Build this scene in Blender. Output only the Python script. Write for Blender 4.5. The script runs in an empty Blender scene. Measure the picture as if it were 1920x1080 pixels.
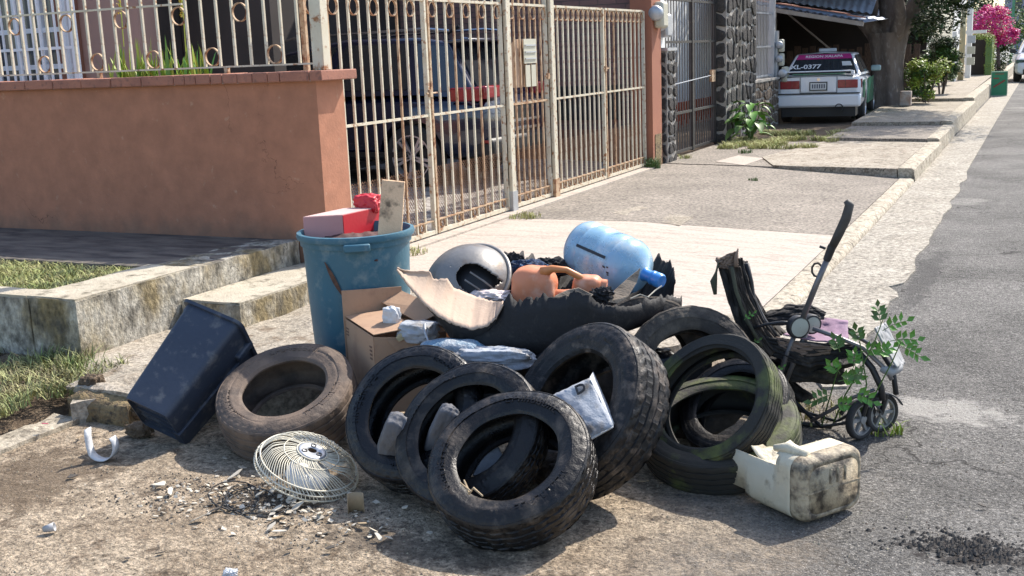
import bpy, bmesh, math, random
from mathutils import Vector, Matrix, noise
from mathutils.geometry import tessellate_polygon
R = math.radians
rnd = random.Random(7)
sc = bpy.context.scene
col = sc.collection

# ------------------------------------------------------------------ camera
F, TH, RO, PS, H = 2100.0, R(11.75), R(2.29), R(25.7), 1.65
FW = Vector((-math.sin(PS)*math.cos(TH), math.cos(PS)*math.cos(TH), -math.sin(TH)))
R0 = Vector((math.cos(PS), math.sin(PS), 0)); U0 = R0.cross(FW)
HD = Vector((-math.sin(PS), math.cos(PS), 0))
XR = R0*math.cos(RO) - U0*math.sin(RO); UP = R0*math.sin(RO) + U0*math.cos(RO)
cam_d = bpy.data.cameras.new('camera'); cam = bpy.data.objects.new('camera', cam_d); col.objects.link(cam)
cam_d.lens = F/1920*36; cam_d.sensor_width = 36; cam_d.clip_end = 2000; cam_d.clip_start = .05
m3 = Matrix((XR, UP, -FW)).transposed()
cam.matrix_world = Matrix.Translation((0, 0, H)) @ m3.to_4x4()
sc.camera = cam
sc.render.resolution_x = 1024; sc.render.resolution_y = 576
# ------------------------------------------------------------------ light
SUN = Vector((.35, .87, 1.0)).normalized()
SEL = math.asin(SUN.z); SAZ = math.atan2(SUN.x, SUN.y)
w = bpy.data.worlds.new('World'); sc.world = w; w.use_nodes = True
wn = w.node_tree.nodes; wl = w.node_tree.links
sky = wn.new('ShaderNodeTexSky'); sky.sky_type = 'NISHITA'; sky.sun_disc = False
sky.sun_elevation = SEL; sky.sun_rotation = SAZ; sky.air_density = 1.0; sky.dust_density = 1.6
wl.new(sky.outputs[0], wn['Background'].inputs[0]); wn['Background'].inputs[1].default_value = .15
sd = bpy.data.lights.new('sun', 'SUN'); sd.energy = 3.8; sd.angle = R(.53); sd.color = (1, .93, .83)
so = bpy.data.objects.new('sun', sd); col.objects.link(so); so.rotation_euler = SUN.to_track_quat('Z', 'Y').to_euler()
sc.view_settings.view_transform = 'Standard'; sc.view_settings.look = 'None'
sc.view_settings.exposure = .90; sc.view_settings.gamma = 1; sc.view_settings.use_curve_mapping = False

def ray(px, py):
    return FW*F + XR*(px-960) + UP*(540-py)
O = Vector((0, 0, H))
def at(px, py, z=0.):
    d = ray(px, py); return O + d*((z-H)/d.z)
def vp(px, py, D):
    d = ray(px, py); return O + d*(D/d.dot(HD))
def aty(px, py, Y): d = ray(px, py); return O + d*(Y/d.y)
def atx(px, py, X): d = ray(px, py); return O + d*(X/d.x)

# ------------------------------------------------------------------ materials
MATS = {}
def M(name, c1, c2=None, sc1=3., c3=None, sc3=30., t3=.6, w3=.08, rough=.8, bump=.2, bsc=60., bdist=.01, metal=0., coat=0., spec=.5,
      trans=0., island=0., stretch=(1, 1, 1), coord='Object', t1=.5, w1=.2, det=6., alpha=1., sss=0., rvar=.0, grain=None, crack=None, low=None):
    """c1/c2 blended by broad noise, c3 added in spots above a threshold, bump from fine noise"""
    if name in MATS: return MATS[name]
    m = bpy.data.materials.new(name); m.use_nodes = True; nt = m.node_tree; N = nt.nodes; L = nt.links
    b = N['Principled BSDF']
    tc = N.new('ShaderNodeTexCoord'); mp = N.new('ShaderNodeMapping'); L.new(tc.outputs[coord], mp.inputs[0]); mp.inputs['Scale'].default_value = stretch
    def nz(s, d=det):
        n = N.new('ShaderNodeTexNoise'); n.inputs['Scale'].default_value = s; n.inputs['Detail'].default_value = d; n.inputs['Roughness'].default_value = .62
        L.new(mp.outputs[0], n.inputs[0]); return n
    def ramp(src, lo, hi):
        r = N.new('ShaderNodeMapRange'); r.inputs[1].default_value = lo; r.inputs[2].default_value = hi; L.new(src, r.inputs[0]); return r.outputs[0]
    def mix(fac, a, bb):
        x = N.new('ShaderNodeMix'); x.data_type = 'RGBA'
        for i, v in ((0, fac), (6, a), (7, bb)):
            if hasattr(v, 'is_linked') or hasattr(v, 'links'): L.new(v, x.inputs[i])
            elif i == 0: x.inputs[0].default_value = v
            else: x.inputs[i].default_value = (*v, 1)
        return x.outputs[2]
    cc = None
    if c2 is None: c2 = tuple(v*.8 for v in c1)
    cc = mix(ramp(nz(sc1).outputs[0], t1-w1, t1+w1), c1, c2)
    if island:
        g = N.new('ShaderNodeNewGeometry'); hs = N.new('ShaderNodeHueSaturation')
        L.new(ramp_out(N, L, g.outputs['Random Per Island'], 1-island, 1+island), hs.inputs['Value'])
        L.new(ramp_out(N, L, g.outputs['Random Per Island'], .5-.06*island, .5+.05*island), hs.inputs['Hue'])
        L.new(cc, hs.inputs['Color']); cc = hs.outputs[0]
    if c3 is not None:
        n3 = nz(sc3); cc = mix(ramp(n3.outputs[0], t3-w3, t3+w3), cc, c3)
    if low:      # splash dirt with a ragged upper edge
        g = N.new('ShaderNodeNewGeometry'); sx = N.new('ShaderNodeSeparateXYZ'); L.new(g.outputs['Position'], sx.inputs[0])
        ad = N.new('ShaderNodeMath'); ad.operation = 'MULTIPLY_ADD'; L.new(nz(5).outputs[0], ad.inputs[0]); ad.inputs[1].default_value = -low[1]*2.4; L.new(sx.outputs[2], ad.inputs[2])
        cc = mix(ramp(ad.outputs[0], low[0]+low[1]*.1-low[1], low[0]-low[1]-.16), cc, low[2])
    if crack:
        nn = N.new('ShaderNodeVectorMath'); nn.operation = 'MULTIPLY_ADD'; nz_ = nz(crack[0]*2.2); L.new(nz_.outputs[1], nn.inputs[0]); nn.inputs[1].default_value = (.5/crack[0]*1.2,)*3; L.new(mp.outputs[0], nn.inputs[2])
        vo = N.new('ShaderNodeTexVoronoi'); vo.feature = 'DISTANCE_TO_EDGE'; vo.inputs['Scale'].default_value = crack[0]; L.new(nn.outputs[0], vo.inputs[0])
        mk = N.new('ShaderNodeMath'); mk.operation = 'MULTIPLY'; L.new(ramp(vo.outputs['Distance'], crack[1], crack[1]*.3), mk.inputs[0]); L.new(ramp(nz(crack[0]*.7).outputs[0], .47, .55), mk.inputs[1])
        cc = mix(mk.outputs[0], cc, tuple(v*.25 for v in c1))
    if grain:
        r = N.new('ShaderNodeMapRange'); r.inputs[1].default_value = .36; r.inputs[2].default_value = .64; r.inputs[3].default_value = 1-grain[1]; r.inputs[4].default_value = 1+grain[1]; r.clamp = False
        L.new(nz(grain[0], 3.).outputs[0], r.inputs[0]); hs = N.new('ShaderNodeHueSaturation'); L.new(r.outputs[0], hs.inputs['Value']); L.new(cc, hs.inputs['Color']); cc = hs.outputs[0]
    L.new(cc, b.inputs['Base Color'])
    b.inputs['Roughness'].default_value = rough; b.inputs['Metallic'].default_value = metal
    if rvar:
        rr = N.new('ShaderNodeMapRange'); rr.inputs[1].default_value = .35; rr.inputs[2].default_value = .65
        rr.inputs[3].default_value = rough-rvar; rr.inputs[4].default_value = rough+rvar; L.new(nz(sc3*.7).outputs[0], rr.inputs[0]); L.new(rr.outputs[0], b.inputs['Roughness'])
    b.inputs['Specular IOR Level'].default_value = spec
    b.inputs['Coat Weight'].default_value = coat; b.inputs['Transmission Weight'].default_value = trans
    b.inputs['Alpha'].default_value = alpha
    if bump:
        bp = N.new('ShaderNodeBump'); bp.inputs['Strength'].default_value = bump; bp.inputs['Distance'].default_value = bdist
        L.new(nz(bsc, 8.).outputs[0], bp.inputs['Height']); L.new(bp.outputs[0], b.inputs['Normal'])
    MATS[name] = m; return m
def ramp_out(N, L, src, lo, hi):
    r = N.new('ShaderNodeMapRange'); r.inputs[3].default_value = lo; r.inputs[4].default_value = hi; L.new(src, r.inputs[0]); return r.outputs[0]

wallp = M('terracotta_wall_paint', (.415, .182, .107), (.36, .157, .092), 1.6, c3=(.48, .30, .20), sc3=11, t3=.70, rough=.85, bump=.4, bsc=50, bdist=.006, crack=(.7, .0025), low=(.56, .16, (.24, .13, .085)), grain=(7, .09))
copingm = M('terracotta_coping_tile', (.40, .17, .11), (.28, .12, .085), 6, c3=(.18, .09, .07), sc3=25, t3=.62, rough=.8, bump=.3, bsc=80)
cream = M('weathered_cream_paint', (.66, .62, .50), (.55, .48, .35), 9, c3=(.30, .13, .05), sc3=17, t3=.60, w3=.05, rough=.6, bump=.3, bsc=120, bdist=.003)
rusty = M('rusty_cream_paint', (.55, .44, .30), (.40, .22, .11), 11, c3=(.20, .075, .03), sc3=26, t3=.56, w3=.08, rough=.75, bump=.4, bsc=120, bdist=.003)
lattm = M('rusty_expanded_metal', (.25, .135, .075), (.18, .09, .05), 8, c3=(.45, .36, .26), sc3=14, t3=.64, rough=.8, bump=0)
conc_l = M('pale_grooved_concrete', (.47, .405, .345), (.41, .355, .30), 2.5, c3=(.33, .28, .235), sc3=5.0, t3=.60, w3=.09, rough=.9, bump=.5, bsc=45, bdist=.01, stretch=(.6, 3.4, 1), grain=(60, .28))
conc_g = M('grey_sidewalk_concrete', (.31, .27, .225), (.20, .175, .145), 1.3, c3=(.12, .10, .085), sc3=30, t3=.6, rough=.92, bump=.8, bsc=80, bdist=.015, grain=(34, .38), crack=(.5, .004))
conc_t = M('tan_sidewalk_concrete', (.40, .35, .285), (.28, .245, .19), 1.6, c3=(.17, .13, .09), sc3=9, t3=.6, rough=.92, bump=.8, bsc=70, bdist=.015, grain=(42, .34), crack=(1.0, .006))
kerbm = M('kerb_concrete', (.48, .43, .34), (.36, .31, .24), 4, c3=(.17, .145, .11), sc3=14, t3=.58, rough=.92, bump=.7, bsc=60, bdist=.015, grain=(40, .3))
gutm = M('gutter_concrete', (.41, .375, .315), (.30, .27, .22), 2.0, c3=(.16, .135, .11), sc3=22, t3=.60, w3=.08, rough=.92, bump=.8, bsc=70, bdist=.015, grain=(38, .38), crack=(1.3, .005))
ledge = M('mossy_stained_concrete', (.41, .38, .32), (.23, .18, .095), 3.0, c3=(.09, .08, .062), sc3=6.5, t3=.58, w3=.10, w1=.09, grain=(30, .35), crack=(1.6, .006), rough=.95, bump=.9, bsc=40, bdist=.02, stretch=(1, 1, .7))
ledget = M('pale_ledge_top', (.52, .47, .37), (.38, .33, .25), 4, c3=(.16, .14, .10), sc3=12, t3=.6, rough=.95, bump=.6, bsc=60, bdist=.015)
darkc = M('stained_shade_dark_concrete', (.12, .105, .09), (.21, .18, .145), 2.6, c3=(.045, .04, .04), sc3=6, t3=.52, w3=.12, rough=.7, bump=.4, bsc=40, stretch=(.5, 2., 1))  # stained strip, with the wall's shade put into its dark colour
dirtm = M('brown_soil', (.16, .115, .075), (.10, .07, .045), 6, c3=(.24, .18, .12), sc3=30, t3=.6, rough=1, bump=1, bsc=60, bdist=.03)
aggm = M('broken_concrete_aggregate', (.36, .27, .14), (.22, .16, .09), 8, c3=(.09, .07, .05), sc3=30, t3=.55, rough=1, bump=1, bsc=50, bdist=.03)
patio = M('patio_concrete', (.42, .39, .35), (.28, .25, .22), 2, c3=(.16, .14, .13), sc3=4, t3=.56, rough=.9, bump=.3, stretch=(1, 3, 1))
white_p = M('white_metal_paint', (.75, .78, .82), (.68, .71, .76), 5, rough=.5, bump=.1)
pinkw = M('pink_house_plaster', (.40, .26, .22), (.36, .23, .19), 1.5, rough=.9, bump=.2)
brownw = M('brown_house_plaster', (.26, .12, .08), (.22, .10, .07), 1.5, rough=.9, bump=.2)
darkm = M('dark_interior_plaster', (.045, .035, .032), (.03, .025, .022), 2, rough=.9, bump=.1)  # near-black colour stands in for the shade of dark interiors
glassd = M('dark_window_glass', (.05, .06, .08), (.04, .05, .06), 2, rough=.08, bump=0, spec=.8)
blackp = M('black_metal_paint', (.03, .03, .033), (.05, .045, .04), 9, rough=.5, bump=.1)
pillarm = M('brown_pillar_paint', (.36, .15, .09), (.30, .12, .075), 2, rough=.85, bump=.2)
whitew = M('white_house_plaster', (.74, .74, .72), (.62, .62, .6), 2, rough=.85, bump=.15)
orangew = M('orange_red_plinth_paint', (.52, .105, .04), (.42, .085, .04), 3, rough=.8, bump=.15)
stonem = M('dark_volcanic_stone', (.026, .024, .024), (.055, .05, .046), 7, c3=(.13, .12, .11), sc3=30, t3=.64, rough=.9, bump=1, bsc=40, bdist=.02, island=.35)
mortar = M('pale_mortar', (.42, .39, .35), (.28, .26, .23), 5, rough=.95, bump=.7, bsc=50)
rubble = M('brown_rubble_stone', (.16, .12, .09), (.09, .07, .055), 6, c3=(.28, .24, .19), sc3=26, t3=.62, rough=.95, bump=1, bsc=40, bdist=.02)
meterm = M('beige_meter_plastic', (.52, .50, .40), (.46, .44, .35), 3, rough=.5, bump=0)
metals = M('galvanised_metal', (.5, .52, .55), (.4, .42, .45), 8, rough=.45, bump=.1, metal=.6)
plankm = M('weathered_fence_wood', (.15, .10, .075), (.09, .062, .048), 5, c3=(.05, .035, .03), sc3=20, t3=.56, rough=.95, bump=.6, bsc=30, stretch=(4, 4, .6))
tinm = M('blue_grey_corrugated_tin', (.30, .36, .46), (.22, .25, .32), 3, c3=(.25, .14, .09), sc3=6, t3=.66, rough=.5, bump=.1, metal=.3)
rafterm = M('grey_weathered_rafter', (.35, .31, .27), (.24, .2, .17), 5, rough=.9, bump=.4)
barkm = M('grey_tree_bark', (.20, .165, .14), (.12, .095, .08), 5, c3=(.28, .25, .23), sc3=12, t3=.62, rough=.95, bump=1, bsc=26, bdist=.03, stretch=(1, 1, .35))
leafd = M('dark_green_leaf', (.035, .065, .02), (.05, .08, .022), 2, rough=.55, bump=0, island=.5)
leafm = M('mid_green_leaf', (.06, .13, .03), (.09, .15, .03), 2, rough=.5, bump=0, island=.5)
leafy = M('yellow_green_leaf', (.32, .38, .05), (.20, .28, .04), 5, rough=.5, bump=0, island=.5)
leafb = M('bright_leaf', (.13, .30, .04), (.08, .22, .03), 6, rough=.4, bump=0, island=.3)
pinkf = M('magenta_bract', (.62, .03, .22), (.7, .06, .30), 2, rough=.6, bump=0, island=.35)
grassm = M('dry_green_grass', (.30, .34, .10), (.42, .38, .18), 5, rough=.8, bump=0, island=.5)
grassd = M('darker_verge_grass', (.17, .22, .07), (.34, .30, .15), 4, rough=.8, bump=0, island=.6)
yellowf = M('yellow_flower', (.62, .50, .04), (.5, .36, .03), 5, rough=.6, bump=0)

# ------------------------------------------------------------------ mesh builder
class MB:
    def __init__(s): s.v = []; s.f = []
    def add(s, vs, fs):
        o = len(s.v); s.v += [tuple(p) for p in vs]; s.f += [tuple(i+o for i in f) for f in fs]
    def box(s, x0, x1, y0, y1, z0, z1, mat=None):
        vs = [Vector(p) for p in ((x0,y0,z0),(x1,y0,z0),(x1,y1,z0),(x0,y1,z0),(x0,y0,z1),(x1,y0,z1),(x1,y1,z1),(x0,y1,z1))]
        if mat is not None: vs = [mat @ p for p in vs]
        s.add(vs, [(0,3,2,1),(4,5,6,7),(0,1,5,4),(1,2,6,5),(2,3,7,6),(3,0,4,7)])
    def tube(s, pts, r, n=6, cap=True, closed=False):
        pts = [Vector(p) for p in pts]; rs = r if isinstance(r, (list, tuple)) else [r]*len(pts)
        k = len(pts); prev = None; vs = []
        for i, p in enumerate(pts):
            if closed: d = pts[(i+1) % k]-pts[i-1]
            else: d = pts[min(i+1, k-1)]-pts[max(i-1, 0)]
            if d.length < 1e-9: d = Vector((0, 0, 1))
            d.normalize()
            if prev is None:
                a = d.cross(Vector((0, 0, 1)))
                if a.length < .1: a = d.cross(Vector((1, 0, 0)))
            else: a = prev-d*prev.dot(d)
            a.normalize(); prev = a; b = d.cross(a)
            for j in range(n):
                t = 2*math.pi*j/n; vs.append(p+(a*math.cos(t)+b*math.sin(t))*rs[i])
        fs = []
        for i in range(k if closed else k-1):
            i2 = (i+1) % k
            for j in range(n): fs.append((i*n+j, i*n+(j+1) % n, i2*n+(j+1) % n, i2*n+j))
        if cap and not closed: fs += [tuple(range(n-1, -1, -1)), tuple((k-1)*n+j for j in range(n))]
        s.add(vs, fs)
    def lathe(s, prof, n=48, closed=False, fn=None, mat=None, ang=2*math.pi):
        """prof: (radius, axial z) ring by ring; fn(i, t, r, z) may move a vertex"""
        vs = []; full = abs(ang-2*math.pi) < 1e-6; cols = n if full else n+1
        for i, (r, z) in enumerate(prof):
            for j in range(cols):
                t = ang*j/n; rr, zz = fn(i, t, r, z) if fn else (r, z)
                p = Vector((rr*math.cos(t), rr*math.sin(t), zz)); vs.append(mat @ p if mat else p)
        k = len(prof); fs = []
        for i in range(k if closed else k-1):
            for j in range(n):
                a, b = j, (j+1) % cols; i2 = (i+1) % k
                fs.append((i*cols+a, i*cols+b, i2*cols+b, i2*cols+a))
        s.add(vs, fs)
    def prism(s, poly, d):
        """poly: planar list of 3D points, extruded by vector d"""
        poly = [Vector(p) for p in poly]; d = Vector(d); n = len(poly)
        vs = poly+[p+d for p in poly]; fs = [(i, (i+1) % n, (i+1) % n+n, i+n) for i in range(n)]
        tri = tessellate_polygon([poly])
        fs += [tuple(t) for t in tri]+[tuple(i+n for i in reversed(t)) for t in tri]
        s.add(vs, fs)
    def grid(s, rows):
        k = len(rows[0]); vs = [p for r in rows for p in r]; fs = []
        for i in range(len(rows)-1):
            for j in range(k-1): fs.append((i*k+j, i*k+j+1, (i+1)*k+j+1, (i+1)*k+j))
        s.add(vs, fs)
    def mesh(s, name, off=None, smooth=False):
        me = bpy.data.meshes.new(name)
        v = [tuple(Vector(p)-off) for p in s.v] if off else s.v
        me.from_pydata(v, [], s.f); me.validate()
        if smooth: me.polygons.foreach_set('use_smooth', [True]*len(me.polygons))
        return me
    def build(s, name, mat, parent=None, label=None, smooth=False, bevel=0, solid=0, fixn=True, kind=None, sharp=None, local=False):
        """vertices are world coordinates (unless local); parents are unrotated or local=True is used"""
        off = Vector(); q = parent
        while q is not None and not local: off += q.location; q = q.parent
        me = s.mesh(name, off, smooth)
        if fixn:
            bm = bmesh.new(); bm.from_mesh(me); bmesh.ops.recalc_face_normals(bm, faces=bm.faces); bm.to_mesh(me); bm.free()
        if smooth and sharp: me.set_sharp_from_angle(angle=R(sharp))
        me.materials.append(mat); o = bpy.data.objects.new(name, me); col.objects.link(o)
        if parent: o.parent = parent
        if label: o['label'] = label
        if kind: o['kind'] = kind
        if solid:
            md = o.modifiers.new('solid', 'SOLIDIFY'); md.thickness = solid; md.offset = 0
        if bevel:
            md = o.modifiers.new('bevel', 'BEVEL'); md.width = bevel; md.segments = 2; md.limit_method = 'ANGLE'; md.angle_limit = R(40)
            me.polygons.foreach_set('use_smooth', [True]*len(me.polygons)); me.set_sharp_from_angle(angle=R(50))
        return o
def thing(name, label, cat, loc=(0, 0, 0), group=None, mat=None):
    o = bpy.data.objects.new(name, None); col.objects.link(o); o.empty_display_size = .1
    if mat is not None: o.matrix_world = mat
    else: o.location = loc
    o['label'] = label; o['category'] = cat
    if group: o['group'] = group
    return o
def tag(o, label, cat, group=None, kind=None):
    o['label'] = label; o['category'] = cat
    if group: o['group'] = group
    if kind: o['kind'] = kind
    return o
def inst(name, mesh, parent, loc, rot=(0, 0, 0), scale=None, label=None):
    o = bpy.data.objects.new(name, mesh); col.objects.link(o); o.parent = parent
    o.location = Vector(loc); o.rotation_euler = rot
    if scale: o.scale = scale
    if label: o['label'] = label
    return o
def bx(name, x0, x1, y0, y1, z0, z1, mat, parent=None, bevel=0, label=None, kind=None):
    b = MB(); b.box(x0, x1, y0, y1, z0, z1); return b.build(name, mat, parent, label, bevel=bevel, kind=kind)
def text(name, s, size, mat, parent, mw, ext=.001, align='CENTER', label=None):
    c = bpy.data.curves.new(name, 'FONT'); c.body = s; c.size = size; c.extrude = ext; c.align_x = align; c.align_y = 'CENTER'; c.offset = size*.02
    t = bpy.data.objects.new(name, c); col.objects.link(t)
    dg = bpy.context.evaluated_depsgraph_get(); me = bpy.data.meshes.new_from_object(t.evaluated_get(dg)); me.name = name
    bpy.data.objects.remove(t); me.materials.clear(); me.materials.append(mat)
    me.transform(mw)
    if parent: off = Vector(); 
    o = bpy.data.objects.new(name, me); col.objects.link(o); o.parent = parent
    if label: o['label'] = label
    return o
def fbm(x, y, z=0., o=4): return noise.fractal(Vector((x, y, z)), 1., 2., o)

# ================================================================== SETTING
def zs(x, y):
    return .045+.085*min(1, max(0, (-1.5-x)/1.9))
# --- road: one uneven sheet, fine near the camera, coarse far away
def road_material():
    m = bpy.data.materials.new('worn_asphalt_and_dirt'); m.use_nodes = True; N = m.node_tree.nodes; L = m.node_tree.links; b = N['Principled BSDF']
    g = N.new('ShaderNodeNewGeometry')
    def nz(s, d=6., rg=.6):
        n = N.new('ShaderNodeTexNoise'); n.inputs['Scale'].default_value = s; n.inputs['Detail'].default_value = d; n.inputs['Roughness'].default_value = rg; L.new(g.outputs['Position'], n.inputs[0]); return n.outputs[0]
    def rmp(src, a, bb, c=0., d=1.):
        r = N.new('ShaderNodeMapRange'); r.inputs[1].default_value = a; r.inputs[2].default_value = bb; r.inputs[3].default_value = c; r.inputs[4].default_value = d; L.new(src, r.inputs[0]); return r.outputs[0]
    def mth(op, a, c):
        n = N.new('ShaderNodeMath'); n.operation = op
        for i, v in enumerate((a, c)):
            if isinstance(v, (int, float)): n.inputs[i].default_value = v
            else: L.new(v, n.inputs[i])
        return n.outputs[0]
    def mix(f, a, c):
        x = N.new('ShaderNodeMix'); x.data_type = 'RGBA'; L.new(f, x.inputs[0])
        for i, v in ((6, a), (7, c)):
            if isinstance(v, tuple): x.inputs[i].default_value = (*v, 1)
            else: L.new(v, x.inputs[i])
        return x.outputs[2]
    sp = N.new('ShaderNodeSeparateXYZ'); L.new(g.outputs['Position'], sp.inputs[0]); X, Y = sp.outputs[0], sp.outputs[1]
    asp = mix(rmp(nz(1.1), .38, .62), (.225, .214, .198), (.125, .119, .11))
    asp = mix(rmp(nz(150, 3), .53, .62), asp, (.075, .072, .068))
    asp = mix(rmp(nz(190, 3), .58, .66), asp, (.46, .43, .39))
    asp = mix(rmp(nz(.55, 5), .60, .66, 0, .6), asp, (.36, .34, .31))
    dirt = mix(rmp(nz(2.3), .4, .62), (.53, .43, .315), (.37, .29, .205))
    dirt = mix(rmp(nz(9, 8, .7), .52, .64), dirt, (.17, .125, .085))
    dirt = mix(rmp(nz(120, 3), .57, .66), dirt, (.11, .085, .06))
    dirt = mix(rmp(nz(85, 3), .62, .70), dirt, (.56, .48, .38))
    def grainy(c, s, lo, hi):
        r = N.new('ShaderNodeMapRange'); r.clamp = False; r.inputs[1].default_value = .36; r.inputs[2].default_value = .64; r.inputs[3].default_value = lo; r.inputs[4].default_value = hi; L.new(nz(s, 4, .7), r.inputs[0])
        h = N.new('ShaderNodeHueSaturation'); L.new(r.outputs[0], h.inputs['Value']); L.new(c, h.inputs['Color']); return h.outputs[0]
    asp = grainy(grainy(asp, 62, .50, 1.50), 18, .80, 1.2); dirt = grainy(grainy(dirt, 48, .55, 1.4), 14, .72, 1.22)
    pit = mth('MULTIPLY', rmp(nz(34, 6, .75), .60, .68), rmp(nz(2.2), .40, .55)); asp = mix(mth('MULTIPLY', pit, .75), asp, (.05, .047, .044)); dirt = mix(mth('MULTIPLY', pit, .8), dirt, (.085, .062, .045))
    vo = N.new('ShaderNodeTexVoronoi'); vo.feature = 'DISTANCE_TO_EDGE'; vo.inputs['Scale'].default_value = .9
    va = N.new('ShaderNodeVectorMath'); va.operation = 'MULTIPLY_ADD'; n0 = N.new('ShaderNodeTexNoise'); n0.inputs['Scale'].default_value = 3.; n0.inputs['Detail'].default_value = 6.; L.new(g.outputs['Position'], n0.inputs[0]); L.new(n0.outputs[1], va.inputs[0]); va.inputs[1].default_value = (.5, .5, .5); L.new(g.outputs['Position'], va.inputs[2]); L.new(va.outputs[0], vo.inputs[0])
    ck = mth('MULTIPLY', rmp(vo.outputs['Distance'], .009, .002), rmp(nz(.8), .47, .53)); asp = mix(mth('MULTIPLY', ck, .85), asp, (.04, .037, .034))
    # dirt lies left of a wandering line
    d = mth('ADD', mth('MULTIPLY', X, -1.), mth('MULTIPLY', nz(1.6), 1.2)); d = mth('ADD', d, mth('MULTIPLY', Y, -.16))
    c = mix(rmp(d, .55, 1.35), asp, dirt)
    # dark oil or char stain near the camera on the right, dark blots before the pile
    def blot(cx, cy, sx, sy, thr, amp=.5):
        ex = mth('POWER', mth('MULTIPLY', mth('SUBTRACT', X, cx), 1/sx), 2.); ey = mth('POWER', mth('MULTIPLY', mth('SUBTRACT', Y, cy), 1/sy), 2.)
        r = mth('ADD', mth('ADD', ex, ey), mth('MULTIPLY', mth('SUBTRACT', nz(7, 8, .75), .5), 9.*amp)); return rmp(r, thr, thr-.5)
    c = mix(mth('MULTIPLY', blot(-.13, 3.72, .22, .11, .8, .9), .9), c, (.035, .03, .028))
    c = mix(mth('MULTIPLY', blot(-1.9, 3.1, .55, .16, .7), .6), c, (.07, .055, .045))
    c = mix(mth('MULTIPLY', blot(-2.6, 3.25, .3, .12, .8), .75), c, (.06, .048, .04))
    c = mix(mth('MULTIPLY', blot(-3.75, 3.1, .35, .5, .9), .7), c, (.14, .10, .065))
    c = mix(mth('MULTIPLY', blot(-.35, 5.2, .3, .25, .8), .55), c, (.55, .52, .47))
    c = mix(mth('MULTIPLY', blot(-.72, 8.3, .12, 1.3, .8), .8), c, (.10, .095, .09))
    L.new(c, b.inputs['Base Color']); b.inputs['Roughness'].default_value = .93; b.inputs['Specular IOR Level'].default_value = .3
    bp = N.new('ShaderNodeBump'); bp.inputs['Strength'].default_value = 1.; bp.inputs['Distance'].default_value = .022
    h = mth('ADD', nz(75, 5, .7), mth('MULTIPLY', nz(22, 6), .8)); L.new(h, bp.inputs['Height']); L.new(bp.outputs[0], b.inputs['Normal'])
    return m
roadm = road_material()
xs = [-60, -30, -15, -9]+[-7+i*.25 for i in range(8)]+[-5+i*.035 for i in range(180)]+[1.5, 2.5, 5, 10, 20, 60]
ys = [-30, -10, -2]+[0+i*.2 for i in range(9)]+[1.8+i*.035 for i in range(110)]
y = ys[-1]
while y < 250: y += .05+(y-5.6)*.06; ys.append(y)
b = MB(); rows = []
for yy in ys:
    row = []
    for xx in xs:
        near = 1 if (-5.2 < xx < 1.5 and 1.5 < yy < 9) else .3
        z = near*(.004*fbm(xx*9, yy*9)+.008*fbm(xx*1.7, yy*1.7, 3)) if yy < 40 else 0
        row.append((xx, yy, min(z, .006)))
    rows.append(row)
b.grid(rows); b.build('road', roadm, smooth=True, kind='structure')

def slab(name, poly, mat, zf=zs, thick=.2, step=None, rough=.004):
    """sheet over a polygon (fan of grid cells) with a skirt down"""
    b = MB()
    x0 = min(p[0] for p in poly); x1 = max(p[0] for p in poly); y0 = min(p[1] for p in poly); y1 = max(p[1] for p in poly)
    st = step or max(.06, (x1-x0)/40)
    bm = bmesh.new(); f = bm.faces.new([bm.verts.new((p[0], p[1], 0)) for p in poly]); 
    k = int((x1-x0)/st)
    for i in range(1, k):
        g = bm.verts[:]+bm.edges[:]+bm.faces[:]; bmesh.ops.bisect_plane(bm, geom=g, plane_co=(x0+i*st, 0, 0), plane_no=(1, 0, 0))
    k = int((y1-y0)/(st*1.3))
    for i in range(1, k):
        g = bm.verts[:]+bm.edges[:]+bm.faces[:]; bmesh.ops.bisect_plane(bm, geom=g, plane_co=(0, y0+i*st*1.3, 0), plane_no=(0, 1, 0))
    for v in bm.verts: v.co.z = zf(v.co.x, v.co.y)+rough*fbm(v.co.x*3, v.co.y*3)
    ed = [e for e in bm.edges if e.is_boundary]; r = bmesh.ops.extrude_edge_only(bm, edges=ed)
    for v in [q for q in r['geom'] if isinstance(q, bmesh.types.BMVert)]: v.co.z -= thick
    bmesh.ops.recalc_face_normals(bm, faces=bm.faces)
    me = bpy.data.meshes.new(name); bm.to_mesh(me); bm.free(); me.materials.append(mat)
    me.polygons.foreach_set('use_smooth', [True]*len(me.polygons)); me.set_sharp_from_angle(angle=R(35))
    o = bpy.data.objects.new(name, me); col.objects.link(o); o['kind'] = 'structure'; return o
G = .012
def wob(a, b, n=8, amp=.03, seed=0):
    out = []
    for i in range(n):
        t = i/n; p = (a[0]+(b[0]-a[0])*t, a[1]+(b[1]-a[1])*t)
        k = amp*fbm(p[0]*4, p[1]*4, seed) if i else 0
        out.append((p[0]+k, p[1]+k))
    return out
cor = [(-4.14, 3.70), (-3.96, 3.95), (-3.6, 3.98), (-3.2, 4.2), (-2.7, 4.6), (-2.2, 5.1), (-1.75, 5.7), (-1.5, 6.3)]
cp = []
for i in range(len(cor)-1): cp += wob(cor[i], cor[i+1], 6, .035, 5)
slab('sidewalk_corner', cp+[(-1.5, 6.5), (-4.72, 6.5), (-4.72, 4.3), (-4.6, 4.25)], conc_t, lambda x, y: zs(x, y)+.01 - .06*max(0, min(1, (-3.85-x)/.5))*max(0, min(1, (4.3-y)/.5)), step=.07, rough=.016)
slab('sidewalk_slab', [(-1.55, 6.5+G), (-1.55, 9.62), (-4.72, 9.5), (-4.72, 6.5+G)], conc_l)
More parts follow.
